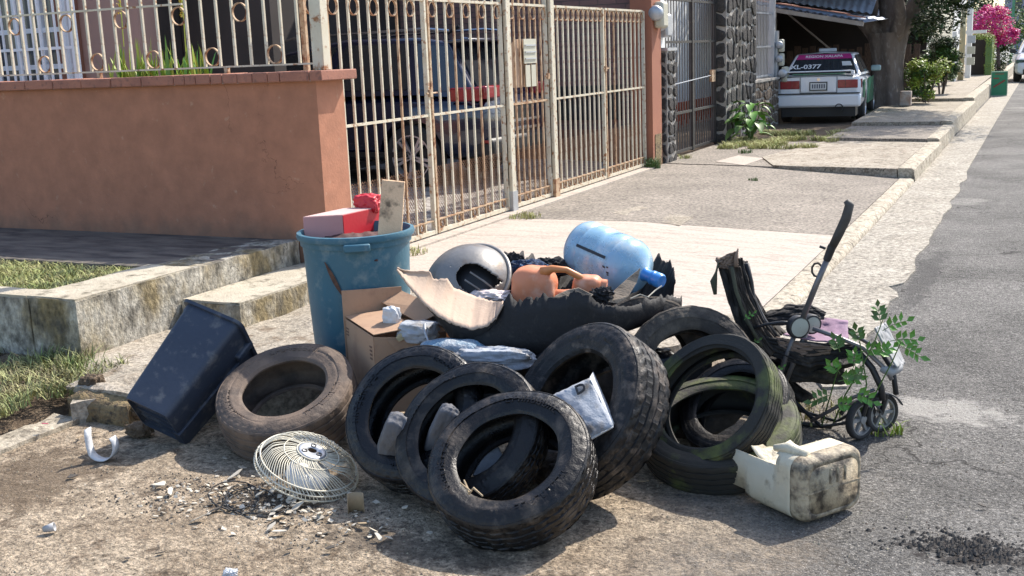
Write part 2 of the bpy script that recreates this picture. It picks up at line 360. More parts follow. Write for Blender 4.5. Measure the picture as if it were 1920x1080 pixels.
slab('sidewalk_slab', [(-1.55, 9.62+G), (-1.55, 13.9), (-4.72, 14.6), (-4.72, 9.5+G)], conc_g)
slab('sidewalk_slab', [(-1.58, 13.9+G), (-1.58, 17.6), (-3.1, 17.9), (-3.5, 15.3), (-3.1, 14.2)], conc_t, lambda x, y: .155)
slab('sidewalk_slab', [(-3.1-G, 14.2), (-3.5-G, 15.3), (-3.1-G, 17.9), (-4.72, 18), (-4.72, 14.6+G)], conc_g, lambda x, y: .14)
slab('sidewalk_slab', [(-1.6, 17.6+G), (-1.6, 20.4), (-3.1, 20.4), (-3.1, 17.9+G)], conc_g, lambda x, y: .20)
slab('sidewalk_slab', [(-1.65, 20.4+G), (-1.65, 26.8), (-3.3, 27), (-3.1, 20.4+G)], conc_t, lambda x, y: .26)
slab('sidewalk_slab', [(-1.7, 26.8+G), (-1.9, 60), (-4.0, 60), (-3.3, 27+G)], conc_t, lambda x, y: .33, step=.2)
slab('carport_lot', [(-3.1-G, 17.9+G), (-3.1-G, 22.5), (-3.3, 27), (-3.3, 31), (-9, 31), (-9, 21.5), (-5.1, 21.5), (-4.8, 18)], dirtm, lambda x, y: .13, rough=.02)
def kerb(y0, y1, x0, x1, z, n=1):
    for i in range(n):
        a = y0+(y1-y0)*i/n; c = y0+(y1-y0)*(i+1)/n-.01; b = MB(); rows = []
        for j in range(13):
            yy = a+(c-a)*j/12; q = .01*fbm(yy*5, x0*9)
            rows.append([(x0, yy, z), (x1-.02+q, yy, z+.3*q), (x1+.01+q, yy, z-.02), (x1+.03+q*.5, yy, -.03)])
        b.grid(rows)
        for r in (rows[0], rows[-1]): b.add(r+[(x0, r[0][1], -.03)], [(0, 1, 2, 3, 4)])
        b.build('kerb', kerbm, kind='structure', smooth=True, sharp=40)
kerb(6.5, 13.9, -1.54, -1.40, .05, 3); kerb(13.92, 17.6, -1.57, -1.40, .16, 2); kerb(17.61, 20.4, -1.59, -1.43, .21); kerb(20.41, 26.8, -1.64, -1.46, .27, 3); kerb(26.82, 60, -1.70, -1.5, .34, 6)
gp = [(-1.37, 6.2), (-1.3, 5.9), (-1.2, 5.6), (-1.12, 5.5), (-1.0, 5.55), (-.92, 5.35)]+[(-.84+.05*fbm(yy*1.5, 2)+(.12 if yy < 8 else 0)*fbm(yy*3, 7), yy) for yy in [5.4+.15*i for i in range(60)]]+[(-.88, 15), (-.92, 25), (-1.0, 60), (-1.46, 60), (-1.42, 27), (-1.40, 20), (-1.37, 14)]
b = MB(); b.prism([(p[0], p[1], -.05) for p in gp], (0, 0, .062)); b.build('gutter', gutm, kind='structure')
# manhole cover set into the pavement
c0 = [(-3.73, 10.05), (-2.93, 9.44), (-2.95, 10.02), (-3.62, 10.55)]
q = [(-3.73, 10.02), (-2.90, 9.50), (-2.92, 10.0), (-3.62, 10.53)]
b = MB(); b.prism([(p[0], p[1], zs(*p)-.03) for p in q], (0, 0, .034)); o = b.build('inspection_cover', conc_t)
tag(o, 'pale rectangular concrete inspection cover set in the grey pavement', 'inspection cover')
q = [(-4.0, 14.75), (-3.5, 14.3), (-3.45, 15.2), (-3.9, 15.6)]
b = MB(); b.prism([(p[0], p[1], .12) for p in q], (0, 0, .026)); o = b.build('inspection_cover', conc_l)
tag(o, 'far pale cover plate in the pavement before the black gate', 'inspection cover')
# patio inside the gate and land beyond
slab('patio_floor', [(-4.74, 6.6), (-4.74, 14.3), (-16, 14.3), (-16, 6.6)], patio, lambda x, y: .15+.07*min(1, max(0, (-4.8-x)/1.2)), step=.3)
slab('yard_ground', [(-4.78, 14.75), (-4.78, 22), (-16, 22), (-16, 14.75)], dirtm, lambda x, y: .12, step=.4)
# terrace block with lawn
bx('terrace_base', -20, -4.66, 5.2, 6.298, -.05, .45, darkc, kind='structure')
bx('terrace_base', -20, -5.02, 4.44, 5.198, -.05, .41, dirtm, kind='structure')
def rough_block(name, x0, x1, y0, y1, z0, z1, mat, amp=.012, st=.06):
    bm = bmesh.new(); bmesh.ops.create_cube(bm, size=1)
    for v in bm.verts: v.co = Vector((x0 if v.co.x < 0 else x1, y0 if v.co.y < 0 else y1, z0 if v.co.z < 0 else z1))
    for ax, a, c in ((0, x0, x1), (1, y0, y1), (2, z0, z1)):
        k = min(60, int((c-a)/st)); no = [0, 0, 0]; no[ax] = 1
        for i in range(1, k):
            co = [0, 0, 0]; co[ax] = a+(c-a)*i/k; bmesh.ops.bisect_plane(bm, geom=bm.verts[:]+bm.edges[:]+bm.faces[:], plane_co=co, plane_no=no)
    bm.normal_update()
    for v in bm.verts:
        n = v.normal; p = v.co
        v.co = p+n*(amp*fbm(p.x*6, p.y*6, p.z*6)-amp*.3*(1 if abs(max(map(abs, n))) < .8 else 0))
    me = bpy.data.meshes.new(name); bm.to_mesh(me); bm.free(); me.materials.append(mat)
    me.polygons.foreach_set('use_smooth', [True]*len(me.polygons)); me.set_sharp_from_angle(angle=R(50))
    o = bpy.data.objects.new(name, me); col.objects.link(o); o['kind'] = 'structure'; return o
rough_block('terrace_edge_wall', -5.0, -4.645, 4.27, 6.29, -.05, .455, ledge, .014)
rough_block('terrace_front_wall', -14, -5.003, 4.27, 4.43, -.05, .452, ledge, .016)
rough_block('terrace_edge_capping', -5.02, -4.66, 4.28, 5.22, .44, .463, ledget, .006)
rough_block('terrace_edge_capping', -14, -5.023, 4.28, 4.44, .44, .462, ledget, .006)
rough_block('side_step', -4.64, -4.20, 5.06, 6.5, 0, .285, ledge, .012)
rough_block('side_step_capping', -4.635, -4.205, 5.07, 6.49, .275, .296, ledget, .006)
# verge soil and kerb strip left
b = MB(); rows = []
for j in range(40):
    yy = 2.2+j*.055; row = []
    for i in range(60):
        xx = -9+i*.083; e = -4.25+.10*fbm(yy*3, 1); t = max(0, min(1, (e-xx)/.35)); row.append((xx, yy, -.03+.15*t+.035*fbm(xx*5, yy*5)*t))
    rows.append(row)
b.grid(rows); b.build('verge_soil', dirtm, smooth=True, kind='structure')
rough_block('kerb_strip', -4.30, -4.12, 1.2, 3.74, -.05, .03, kerbm, .02)
rough_block('broken_kerb_chunk', -4.24, -3.84, 3.76, 4.16, -.04, .115, aggm, .045, .035)
rough_block('broken_kerb_cap', -4.34, -3.80, 3.84, 4.30, .10, .142, conc_t, .03, .04)
b = MB(); b.box(-60, 60, -30, 250, -.4, -.12); b.build('ground', dirtm, kind='structure')

# ------------------------------------------------------------------ grass
def blades(mb, pts, h, w, lean=.6):
    for (x, y, z) in pts:
        a = rnd.uniform(0, 6.283); hh = h*rnd.uniform(.5, 1.3); l = lean*hh*rnd.uniform(.2, 1.2); ca, sa = math.cos(a), math.sin(a); ww = w*rnd.uniform(.6, 1.3)
        px, py = -sa*ww, ca*ww
        mb.add([(x-px, y-py, z), (x+px, y+py, z), (x+ca*l*.4+px*.7, y+sa*l*.4+py*.7, z+hh*.6), (x+ca*l*.4-px*.7, y+sa*l*.4-py*.7, z+hh*.6), (x+ca*l, y+sa*l, z+hh*.85)],
               [(0, 1, 2, 3), (3, 2, 4)])
def field(n, fn, h, w, mat, name, lean=.6):
    b = MB(); pts = []
    while len(pts) < n:
        p = fn()
        if p: pts.append(p)
    blades(b, pts, h, w, lean); return b.build(name, mat, kind='stuff', fixn=False)
def lawn():
    x = rnd.uniform(-9, -5.0); yy = rnd.uniform(4.43, 5.2)
    return (x, yy, .405) if fbm(x*3, yy*3, 5) > -.35 or rnd.random() < .25 else None
field(20000, lawn, .055, .0035, grassm, 'lawn_grass', 1.4)
def verge():
    x = rnd.uniform(-7.5, -4.3); yy = rnd.uniform(2.9, 4.27); 
    return (x, yy, .10+.035*fbm(x*5, yy*5)) if fbm(x*2.2, yy*2.2, 9) > -.12 else None
field(17000, verge, .075, .0035, grassd, 'verge_grass', 1.2)
def tuft(cx, cy, z, r, n, h, mat, w=.004, name='grass_tuft'):
    return field(n, lambda: (lambda a, q: (cx+q*math.cos(a), cy+q*math.sin(a), z))(rnd.uniform(0, 6.28), r*math.sqrt(rnd.random())), h, w, mat, name, .9)
def strip():
    x = rnd.uniform(-4.5, -2.9); yy = rnd.uniform(16.6, 19.6)
    return (x, yy, .13) if fbm(x*1.5, yy, 4) > -.05+.25*(x+4.3) else None
field(7000, strip, .09, .006, grassm, 'driveway_grass', 1.2)
tuft(-4.63, 14.0, .13, .10, 220, .15, leafm); tuft(-4.55, 7.6, .13, .14, 140, .05, grassm); tuft(-4.45, 9.6, .13, .16, 160, .05, grassm)
tuft(-4.7, 4.2, .08, .18, 240, .14, grassd); tuft(-3.9, 16.0, .14, .10, 90, .07, leafm); tuft(-4.55, 15.2, .14, .1, 80, .07, grassm)
tuft(-3.1, 23.6, .13, .5, 900, .16, leafd)
tuft(-3.05, 12.9, .11, .06, 50, .05, leafm); tuft(-3.35, 4.28, .1, .1, 30, .05, grassd)
tuft(-.56, 4.80, .0, .07, 60, .06, leafy); tuft(-.95, 4.95, 0, .2, 120, .07, grassd)

# ------------------------------------------------------------------ boundary wall
t = thing('boundary_wall', 'low terracotta painted wall with tile coping facing the camera on the left', 'wall', (-4.42, 6.3, 0))
bx('wall_body', -20, -4.42, 6.30, 6.62, -.05, 1.53, wallp, t)
x = -4.34; k = 0
while x > -14:
    wd = rnd.choice([.10, .13, .24, .27, .30]) if x > -5.6 else .29
    dz = rnd.uniform(-.003, .003); b = MB(); b.box(x-wd+.006, x, 6.25+rnd.uniform(-.004, .004), 6.68, 1.532, 1.598+dz); b.build('coping_tile', copingm, t, bevel=.006); x -= wd
bx('mortar_bed', -20, -4.36, 6.262, 6.67, 1.531, 1.59, mortar, t)

bar_mb = MB(); bar_mb.box(-.0085, .0085, -.0085, .0085, 0, 1); BAR = bar_mb.mesh('bar'); BAR.materials.append(cream)
bar_mb = MB(); bar_mb.box(-.0085, .0085, -.0085, .0085, 0, 1); BARR = bar_mb.mesh('bar'); BARR.materials.append(rusty)
def ring_mesh(r, tr, mat, wide=.018):
    b = MB(); pr = [(r-tr, -wide/2), (r+tr, -wide/2), (r+tr, wide/2), (r-tr, wide/2)]; b.lathe(pr, 28, closed=True); me = b.mesh('ring'); me.materials.append(mat); return me
RING = ring_mesh(.062, .004, rusty)
# railing on the wall
t = thing('wall_railing', 'rusty cream bar railing with rings on top of the terracotta wall', 'railing', (-4.5, 6.42, 1.6))
L0 = t.location
x = -4.62; i = 0
while x > -10.5:
    inst('bar', BAR, t, Vector((x, 6.42, 1.652))-L0, (0, 0, 0), (1, 1, .95), None)
    if i % 4 == 1: inst('ring', RING, t, Vector((x-.068, 6.42, 1.652+.066))-L0, (R(90), 0, 0))
    if i % 4 == 3: inst('ring', RING, t, Vector((x-.068, 6.42, 2.085-.072))-L0, (R(90), 0, 0))
    x -= .136; i += 1
bx('bottom_rail', -11, -4.5, 6.41, 6.43, 1.640, 1.652, cream, t); bx('top_rail', -11, -5.6, 6.411, 6.429, 2.088, 2.102, cream, t); bx('top_rail', -11, -4.5, 6.41, 6.43, 2.60, 2.62, cream, t)
for x in (-5.25, -6.45, -7.7): bx('foot_bracket', x-.015, x+.015, 6.405, 6.435, 1.6, 1.639, rusty, t)
bx('corner_post', -4.50, -4.41, 6.39, 6.48, 1.599, 3.0, cream, t, bevel=.006)

# ------------------------------------------------------------------ gate
GX = -4.75
def lattice(parent, y0, y1, z0, z1, mat=lattm):
    b = MB(); pw, ph, s = .036, .019, .0046
    nY = int((y1-y0)/pw); nZ = int((z1-z0)/ph)
    for j in range(nZ):
        for i in range(nY):
            yy = y0+(i+.5*(j % 2))*pw; zz = z0+j*ph
            for d in (1, -1):
                a = (GX-.014, yy, zz); c = (GX-.014, yy+d*pw/2, zz+ph)
                b.add([(a[0], a[1], a[2]-s), (c[0], c[1], c[2]-s), (c[0], c[1], c[2]+s), (a[0], a[1], a[2]+s)], [(0, 1, 2, 3)])
    o = b.build('mesh_panel', mat, parent, fixn=False); o['kind'] = 'stuff'; return o
def leaf(name, label, y0, y1, sp, ringside, group=None, z0=.16, z1=2.13, railz=2.13, handle=False):
    t = thing(name, label, 'gate', (GX, y0, z0), group); L = t.location
    f = .028
    for yy in (y0+f/2, y1-f/2): bx('frame_post', GX-.02, GX+.02, yy-f/2, yy+f/2, z0, z1+(.5 if ringside != 'low' else 0), cream if yy > y0+.1 else rusty, t)
    bx('bottom_rail', GX-.018, GX+.018, y0+f, y1-f, z0, z0+.035, cream, t); bx('bottom_rail', GX-.012, GX+.012, y0+f, y1-f, z0+.11, z0+.122, rusty, t)
    bx('middle_rail', GX-.008, GX+.014, y0+f, y1-f, 1.165, 1.185, rusty if handle else cream, t)
    bx('top_rail', GX-.015, GX+.017, y0+f, y1-f, railz-.012, railz+.012, cream, t)
    n = max(1, round((y1-y0-2*f)/sp)); ztop = z1+(.45 if ringside != 'low' else 0)
    for i in range(1, n):
        yy = y0+f+(y1-y0-2*f)*i/n
        inst('bar', BARR if handle or rnd.random() < .1 else BAR, t, Vector((GX, yy, z0+.036))-L, (0, 0, 0), (1, 1, ztop-z0-.036))
    for i in range(0, n, 2 if ringside != 'low' else 1):
        yy = y0+f+(y1-y0-2*f)*(i+.5)/n
        inst('ring', RING, t, Vector((GX+.004, yy, 2.052))-L, (0, R(90), 0), (1, min(1, (y1-y0)/n/.135), 1))
        inst('ring', RING, t, Vector((GX+.004, yy, z0+.078))-L, (0, R(90), 0), (.6, .6*min(1, (y1-y0)/n/.12), 1))
    lattice(t, y0+f+.01, y1-f-.04, z0+.04, .745)
    return t
g1 = leaf('gate_leaf', 'wide rusty cream gate leaf nearest the terracotta wall, behind the blue bin', 6.66, 8.385, .145, 'hi', 'leaves of the cream driveway gate')
g2 = leaf('gate_leaf', 'rusty cream gate leaf in front of the car tail, left of the thick central post', 8.41, 9.86, .148, 'hi', 'leaves of the cream driveway gate')
g3 = leaf('pedestrian_gate', 'narrow rust streaked gate door with the letter box', 9.98, 10.93, .135, 'hi', None, handle=True)
g4 = leaf('gate_leaf', 'cream gate leaf between the thick post and the latch post', 11.05, 12.58, .15, 'low', 'leaves of the cream driveway gate')
g5 = leaf('gate_leaf', 'last cream gate leaf beside the brown pillar', 12.61, 14.05, .15, 'low', 'leaves of the cream driveway gate')
for y0, lab, mt in ((9.87, 'thick dirty white post left of the narrow gate door', cream), (10.94, 'rust stained white post right of the narrow gate door', cream)):
    t = thing('gate_post', lab, 'post', (GX, y0, .1), 'square posts of the cream gate')
    b = MB(); b.box(GX-.05, GX+.05, y0, y0+.10, .10, 3.0); b.build('post_tube', mt, t, bevel=.008)
    bx('base_plate', GX-.055, GX+.055, y0-.006, y0+.106, .09, .34, metals if y0 < 10 else rusty, t)
    bx('rust_strip', GX-.02, GX+.02, y0-.03, y0-.004, .4, 2.6, rusty, t)
for yy, z, g in ((8.40, 1.36, g2), (10.9, 1.42, g3), (12.6, 1.45, g5)):
    b = MB(); b.tube([(GX+.03, yy-.09, z), (GX+.03, yy+.09, z)], .008); b.box(GX+.018, GX+.045, yy-.05, yy-.01, z-.03, z+.03); b.build('bolt_latch', rusty, g)
bx('gate_sill', GX-.12, GX+.16, 6.63, 14.1, .06, .147, conc_l, kind='structure')
# letter box
tan = M('tan_painted_sheet', (.55, .38, .26), (.48, .33, .22), 5, rough=.6, bump=.1)
t = thing('letter_box', 'tan letter box with white ornate front hanging on the narrow gate door', 'letter box', (GX, 10.4, 1.3))
b = MB(); b.prism([(GX-.16, 10.2, 1.33), (GX-.02, 10.2, 1.33), (GX-.02, 10.2, 1.80), (GX-.16, 10.2, 1.66)], (0, .26, 0)); b.build('box_body', tan, t)
bx('front_plate', GX+.011, GX+.02, 10.32, 10.62, 1.56, 1.80, meterm, t)
for k in range(3): bx('front_bar', GX+.021, GX+.03, 10.34, 10.60, 1.60+k*.065, 1.615+k*.065, metals, t)
bx('slot_panel', GX+.011, GX+.018, 10.35, 10.46, 1.33, 1.545, meterm, t); bx('slot_panel', GX+.011, GX+.018, 10.49, 10.60, 1.33, 1.545, meterm, t)

# ------------------------------------------------------------------ brick wall behind, house left
def brick_mat():
    m = bpy.data.materials.new('dull_brown_brick'); m.use_nodes = True; N = m.node_tree.nodes; L = m.node_tree.links
    g = N.new('ShaderNodeNewGeometry'); mp = N.new('ShaderNodeMapping'); mp.inputs['Rotation'].default_value = (R(90), 0, 0); L.new(g.outputs['Position'], mp.inputs[0])
    br = N.new('ShaderNodeTexBrick'); br.inputs['Scale'].default_value = 1; br.inputs['Brick Width'].default_value = .26; br.inputs['Row Height'].default_value = .075; br.inputs['Mortar Size'].default_value = .006
    br.inputs['Color1'].default_value = (.26, .15, .13, 1); br.inputs['Color2'].default_value = (.19, .115, .11, 1); br.inputs['Mortar'].default_value = (.13, .10, .095, 1)
    L.new(mp.outputs[0], br.inputs[0]); L.new(br.outputs[0], N['Principled BSDF'].inputs['Base Color']); N['Principled BSDF'].inputs['Roughness'].default_value = .95
    bp = N.new('ShaderNodeBump'); bp.inputs['Distance'].default_value = .01; L.new(br.outputs['Fac'], bp.inputs['Height']); bp.invert = True; L.new(bp.outputs[0], N['Principled BSDF'].inputs['Normal'])
    return m
brickm = brick_mat()
t = thing('brick_party_wall', 'dull brown brick party wall behind the parked blue car', 'wall', (-9, 14.3, 0))
bx('brickwork', -16, -4.85, 14.3, 14.5, 0, 5.2, brickm, t)
bx('painted_plinth', -16, -4.86, 14.24, 14.298, 0, .62, M('faded_terracotta_plinth', (.36, .17, .10), (.28, .13, .08), 2, rough=.9), t)
bx('vent_grille', -6.15, -5.15, 14.26, 14.297, .75, 1.2, blackp, t)
cx = aty(262, 60, 9.0).x
t = thing('pink_house', 'pink plastered house corner with brown quoin and white framed window on the left', 'house', (cx, 9, 0))
xq = aty(172, 60, 9.0).x
bx('wall', -20, cx, 9.0, 9.25, 0, 5, pinkw, t); bx('quoin', aty(103, 60, 8.95).x, aty(145, 60, 8.95).x, 8.93, 8.998, 0, 5, brownw, t)
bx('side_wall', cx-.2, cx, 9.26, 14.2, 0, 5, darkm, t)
# dark panel stands in for the shade of the entrance
bx('shade_dark_doorway', cx+.02, cx+1.2, 9.6, 9.8, 0, 3.4, darkm, t)
wx1 = aty(128, 60, 8.9).x; wx0 = wx1-2.4
wf = bx('window', wx0, wx1, 8.95, 8.997, 1.35, 3.2, glassd, t)
for i in range(5): xx = wx1-.04-i*.36; bx('frame', xx-.03, xx+.03, 8.90, 8.949, 1.35, 3.2, white_p, wf)
for z in (1.36, 1.72, 2.1, 2.48, 2.86): bx('frame', wx0, wx1, 8.905, 8.945, z-.025, z+.025, white_p, wf)
t = thing('window_grille', 'white square bar grille standing in front of the pink house window', 'grille', (-8, 8.3, .2))
gx1 = aty(140, 100, 8.4).x
x = gx1; k = 0
gbm = MB(); gbm.box(-.009, .009, -.009, .009, 0, 2.9); GB = gbm.mesh('grille_bar'); GB.materials.append(white_p)
for k in range(22): inst('grille_bar', GB, t, Vector((gx1-.015-k*.105, 8.4, .2))-t.location)
bx('grille_frame', gx1, gx1+.05, 8.38, 8.42, .2, 3.1, white_p, t)
for z in (1.35, 1.88, 2.5): bx('grille_frame', gx1-2.4, gx1-.001, 8.385, 8.415, z, z+.028, white_p, t)

# spiky plant behind the wall, hanging flower spikes
def strap(b, p0, az, ln, wd, up, droop, n=6):
    pts = []; d = Vector((math.cos(az), math.sin(az), 0)); side = Vector((-d.y, d.x, 0))
    for i in range(n+1):
        s = i/n; p = Vector(p0)+d*(ln*s*(1-up)*1.0)+Vector((0, 0, ln*(up*s-droop*s*s))); ww = wd*(1-s)**.6
        pts.append([p-side*ww, p+side*ww])
    b.grid(pts)
t = thing('spider_plant', 'spiky yellow-green strap leaved plant behind the terracotta wall', 'plant', (-6.0, 6.95, 1.4))
for i in range(150):
    b = MB(); cx2 = rnd.uniform(-6.75, -5.85); strap(b, (cx2, 6.85+rnd.uniform(-.08, .15), 1.5), rnd.uniform(0, 6.283), rnd.uniform(.32, .52), rnd.uniform(.009, .016), rnd.uniform(.65, 1.0), rnd.uniform(.08, .3)); b.build('leaf', leafy if i % 3 else leafb, t, fixn=False)
bx('planter_bed', -7.0, -5.6, 6.7, 7.2, .2, 1.48, darkm, t)
t = thing('flower_spike', 'yellow drooping flower spike hanging left above the spiky plant', 'flower', (-6, 6.8, 2.3), 'hanging yellow flower spikes')
def spike(t, x, z0, z1, yy=6.75):
    b = MB(); b.tube([(x, yy, z0-.25), (x+.01, yy, z0), (x-.01, yy, z1)], .004); b.build('stalk', leafy, t)
    b = MB()
    for i in range(140):
        zz = rnd.uniform(z0, z0+.22); a = rnd.uniform(0, 6.28); r = .018*rnd.random()
        p = Vector((x+r*math.cos(a), yy+r*math.sin(a), zz)); s = .007
        b.add([p+Vector((rnd.uniform(-s, s), rnd.uniform(-s, s), rnd.uniform(-s, s)*2)) for _ in range(3)], [(0, 1, 2)])
    b.build('blossom', yellowf, t, fixn=False)
spike(t, aty(225, 20, 6.75).x, 2.08, 2.6)
t = thing('flower_spike', 'yellow drooping flower spike hanging right above the spiky plant', 'flower', (-5.6, 6.8, 2.3), 'hanging yellow flower spikes'); spike(t, aty(341, 20, 6.75).x, 2.02, 2.6)

# ------------------------------------------------------------------ pillars, meters, black gate
t = thing('brown_pillar', 'terracotta brown gate pillar carrying the electricity meter', 'pillar', (-4.7, 14.4, 0))
bx('shaft', -4.95, -4.66, 14.12, 14.50, 0, 3.6, pillarm, t); bx('base_crack_patch', -4.657, -4.652, 14.2, 14.46, .12, .55, aggm, t)
def meter(name, label, c, s=1, glass=True, group='electricity meters', mat=meterm):
    t = thing(name, label, 'electricity meter', c, group); X, Y, Z = c
    b = MB(); b.box(X, X+.11*s, Y, Y+.2*s, Z-.14*s, Z+.14*s); b.build('case', mat, t, bevel=.03*s)
    b = MB(); b.lathe([(.001, .07*s), (.06*s, .07*s), (.08*s, .05*s), (.085*s, 0)], 16, mat=Matrix.Translation((X+.03*s, Y-.002, Z+.02*s)) @ Matrix.Rotation(R(90), 4, 'X')); b.build('dial', white_p if not glass else metals, t, smooth=True)
    return t
meter('electricity_meter', 'large beige electricity meter on top of the brown pillar', (-4.66, 14.2, 2.08), 1.2)
t = thing('white_house', 'white house wall with orange red lower band behind the black gate', 'house', (-8, 15.6, 0))
bx('upper_wall', -6.8, -6.5, 15.2, 30, .62, 4.5, whitew, t); bx('lower_band', -6.82, -6.48, 15.2, 30, 0, .618, orangew, t)
bx('gable_end', -5.0, -4.72, 14.52, 14.86, 1.665, 4.5, whitew, t)
meter('electricity_meter', 'grey glass electricity meter on the white wall end above the low stone pillar', (-4.72, 14.6, 1.95), 1.1, mat=metals)

def stone_cells(parent, org, u, v, W_, H_, cell, mat, depth=.025, gap=.020, name='stone', jit=.33):
    """irregular stones proud of a mortar face: one object each"""
    u = Vector(u); v = Vector(v); n = u.cross(v).normalized(); org = Vector(org)
    nu = max(1, round(W_/cell)); nv = max(1, round(H_/cell)); P = {}
    for i in range(nu+1):
        for j in range(nv+1):
            a = W_*(i+(rnd.uniform(-jit, jit) if 0 < i < nu else 0)+(.25 if j % 2 and 0 < i < nu else 0))/nu; c = H_*(j+(rnd.uniform(-jit, jit) if 0 < j < nv else 0))/nv
            P[i, j] = Vector((a, c))
    for i in range(nu):
        for j in range(nv):
            q = [P[i, j], P[i+1, j], P[i+1, j+1], P[i, j+1]]; c = sum(q, Vector((0, 0)))/4
            pts = []
            for k in range(4):
                a, b2 = q[k], q[(k+1) % 4]
                for s in (.2, .5, .8):
                    p = a.lerp(b2, s)+Vector((rnd.uniform(-.08, .08), rnd.uniform(-.08, .08)))*cell; d = p-c
                    pts.append(c+d*max(.3, 1-gap/max(d.length, .01)))
            mb = MB(); k = len(pts); dd = depth*rnd.uniform(.6, 1.3)
            base = [org+u*p.x+v*p.y-n*.002 for p in pts]; top = [org+u*(c.x+(p.x-c.x)*.84)+v*(c.y+(p.y-c.y)*.84)+n*dd for p in pts]
            cv = org+u*c.x+v*c.y+n*dd*1.15
            mb.add(base+top+[cv], [(a, (a+1) % k, (a+1) % k+k, a+k) for a in range(k)]+[(a+k, (a+1) % k+k, 2*k) for a in range(k)])
            mb.build(name, mat, parent, fixn=False, smooth=True, sharp=35)
def stone_pillar(label, x0, x1, y0, y1, z1, cell=.2, z0=.05, mat=stonem, cat='pillar', name='stone_pillar'):
    t = thing(name, label, cat, (x1, y0, z0), None)
    bx('mortar_core', x0, x1, y0, y1, z0, z1, mortar, t)
    stone_cells(t, (x0, y0, z0), (1, 0, 0), (0, 0, 1), x1-x0, z1-z0, cell, mat)
    stone_cells(t, (x1, y0, z0), (0, 1, 0), (0, 0, 1), y1-y0, z1-z0, cell, mat)
    return t
t = stone_pillar('low narrow volcanic stone pillar beside the brown pillar', -4.86, -4.62, 14.62, 15.0, 1.62, .16)
bx('cap', -4.9, -4.6, 14.6, 15.03, 1.622, 1.66, metals, t)
stone_pillar('tall dark volcanic stone pillar right of the black gate, nearer one', -4.86, -4.62, 17.7, 18.45, 3.6, .24)
stone_pillar('tall dark volcanic stone pillar standing behind the nearer one', -4.90, -4.64, 18.75, 19.75, 3.6, .24)
t = stone_pillar('low brown rubble stone wall beside the parked taxi', -4.95, -4.68, 19.8, 21.75, 1.0, .17, mat=rubble, cat='wall', name='stone_wall')
bx('cap', -4.98, -4.65, 19.78, 21.78, 1.002, 1.04, mortar, t)
t = thing('black_gate', 'tall black spear bar double gate between the stone pillars', 'gate', (-4.8, 15.05, .15)); L0 = t.location
bbm = MB(); bbm.box(-.006, .006, -.006, .006, 0, 1); BB = bbm.mesh('bar'); BB.materials.append(M('grey_black_bar_paint', (.055, .055, .06), (.10, .10, .10), 14, rough=.4, bump=0))
for k in range(20):
    yy = 15.14+k*.13
    inst('bar', BB, t, Vector((-4.8, yy, .2))-L0, scale=(1, 1, 2.8)); 
    if k < 19: inst('short_spear', BB, t, Vector((-4.795, yy+.065, .2))-L0, scale=(.8, .8, .36 if k % 2 else .42))
for z in (.17, .72, 1.72, 2.3): bx('rail', -4.82, -4.78, 15.06, 17.68, z, z+.035, blackp, t)
bx('frame', -4.83, -4.77, 16.35, 16.43, .151, 3, blackp, t); bx('frame', -4.83, -4.77, 15.02, 15.06, .151, 3, blackp, t); bx('frame', -4.83, -4.77, 17.62, 17.66, .151, 3, blackp, t)
b = MB(); b.tube([(-4.76, 15.3, 1.15), (-4.76, 17.4, 1.22)], .008); b.build('chain_bar', metals, t); bx('lock_box', -4.78, -4.74, 17.3, 17.5, 1.12, 1.3, rusty, t)
t = thing('grey_railing', 'grey bar railing above the brown rubble wall', 'railing', (-4.8, 19.8, 1.04)); L0 = t.location
GBM = BB.copy(); GBM.materials.clear(); GBM.materials.append(metals)
for k in range(15): inst('bar', GBM, t, Vector((-4.8, 19.9+k*.12, 1.07))-L0, scale=(1, 1, 2))
for z in (1.07, 1.6, 2.2): bx('rail', -4.815, -4.785, 19.85, 21.68, z, z+.03, metals, t)
bx('end_post', -4.85, -4.75, 21.7, 21.82, 1.041, 3.2, metals, t)
for z, l in ((1.62, 'top'), (1.36, 'middle'), (1.08, 'lowest')):
    meter('electricity_meter', l+' of three beige electricity meters stacked beside the taxi', (-4.70+(0 if l != 'lowest' else .06), 21.83, z), .85 if l != 'lowest' else 1.05)
bx('meter_post', -4.8, -4.71, 21.83, 21.95, .1, 1.9, metals, None); tag(bpy.data.objects['meter_post'], 'grey post carrying the three stacked meters', 'post')
# ------------------------------------------------------------------ carport
t = thing('carport', 'dark open carport with corrugated tin roof over the plank fence', 'carport', (-5, 24, 0))
def corr(name, P0, U, V, nu, amp, mat, parent):
    b = MB(); P0 = Vector(P0); U = Vector(U); V = Vector(V); n = U.cross(V).normalized()
    b.grid([[P0+U*(i/nu)+V*s+n*amp*math.sin(i*math.pi/2) for s in (0, .5, 1)] for i in range(nu+1)]); return b.build(name, mat, parent, smooth=True, solid=.004)
corr('roof_sheet', (-3.2, 22.6, 2.0), (-3.0, 0, .62), (0, 8, .25), 90, .02, tinm, t)
b = MB(); b.box(0, 3.0, -.05, .05, -.04, .04, Matrix.Translation((-3.25, 22.55, 1.96)) @ Matrix.Rotation(R(180), 4, 'Z') @ Matrix.Rotation(R(-11.6), 4, 'Y')); b.build('fascia_board', rafterm, t)
corr('upper_roof_sheet', (-3.3, 24.0, 2.18), (-4, 0, .75), (0, 3.5, 1.6), 110, .02, tinm, t)
for k in range(9):
    x = -3.4-k*.33; b = MB(); b.box(-.15, .15, 0, .45, 0, .02, Matrix.Translation((x, 22.45, 2.06+.207*(-3.2-x)+rnd.uniform(0, .02))) @ Matrix.Rotation(R(rnd.uniform(-6, 6)), 4, 'Z') @ Matrix.Rotation(R(11.6), 4, 'Y')); b.build('roof_tile', copingm, t)
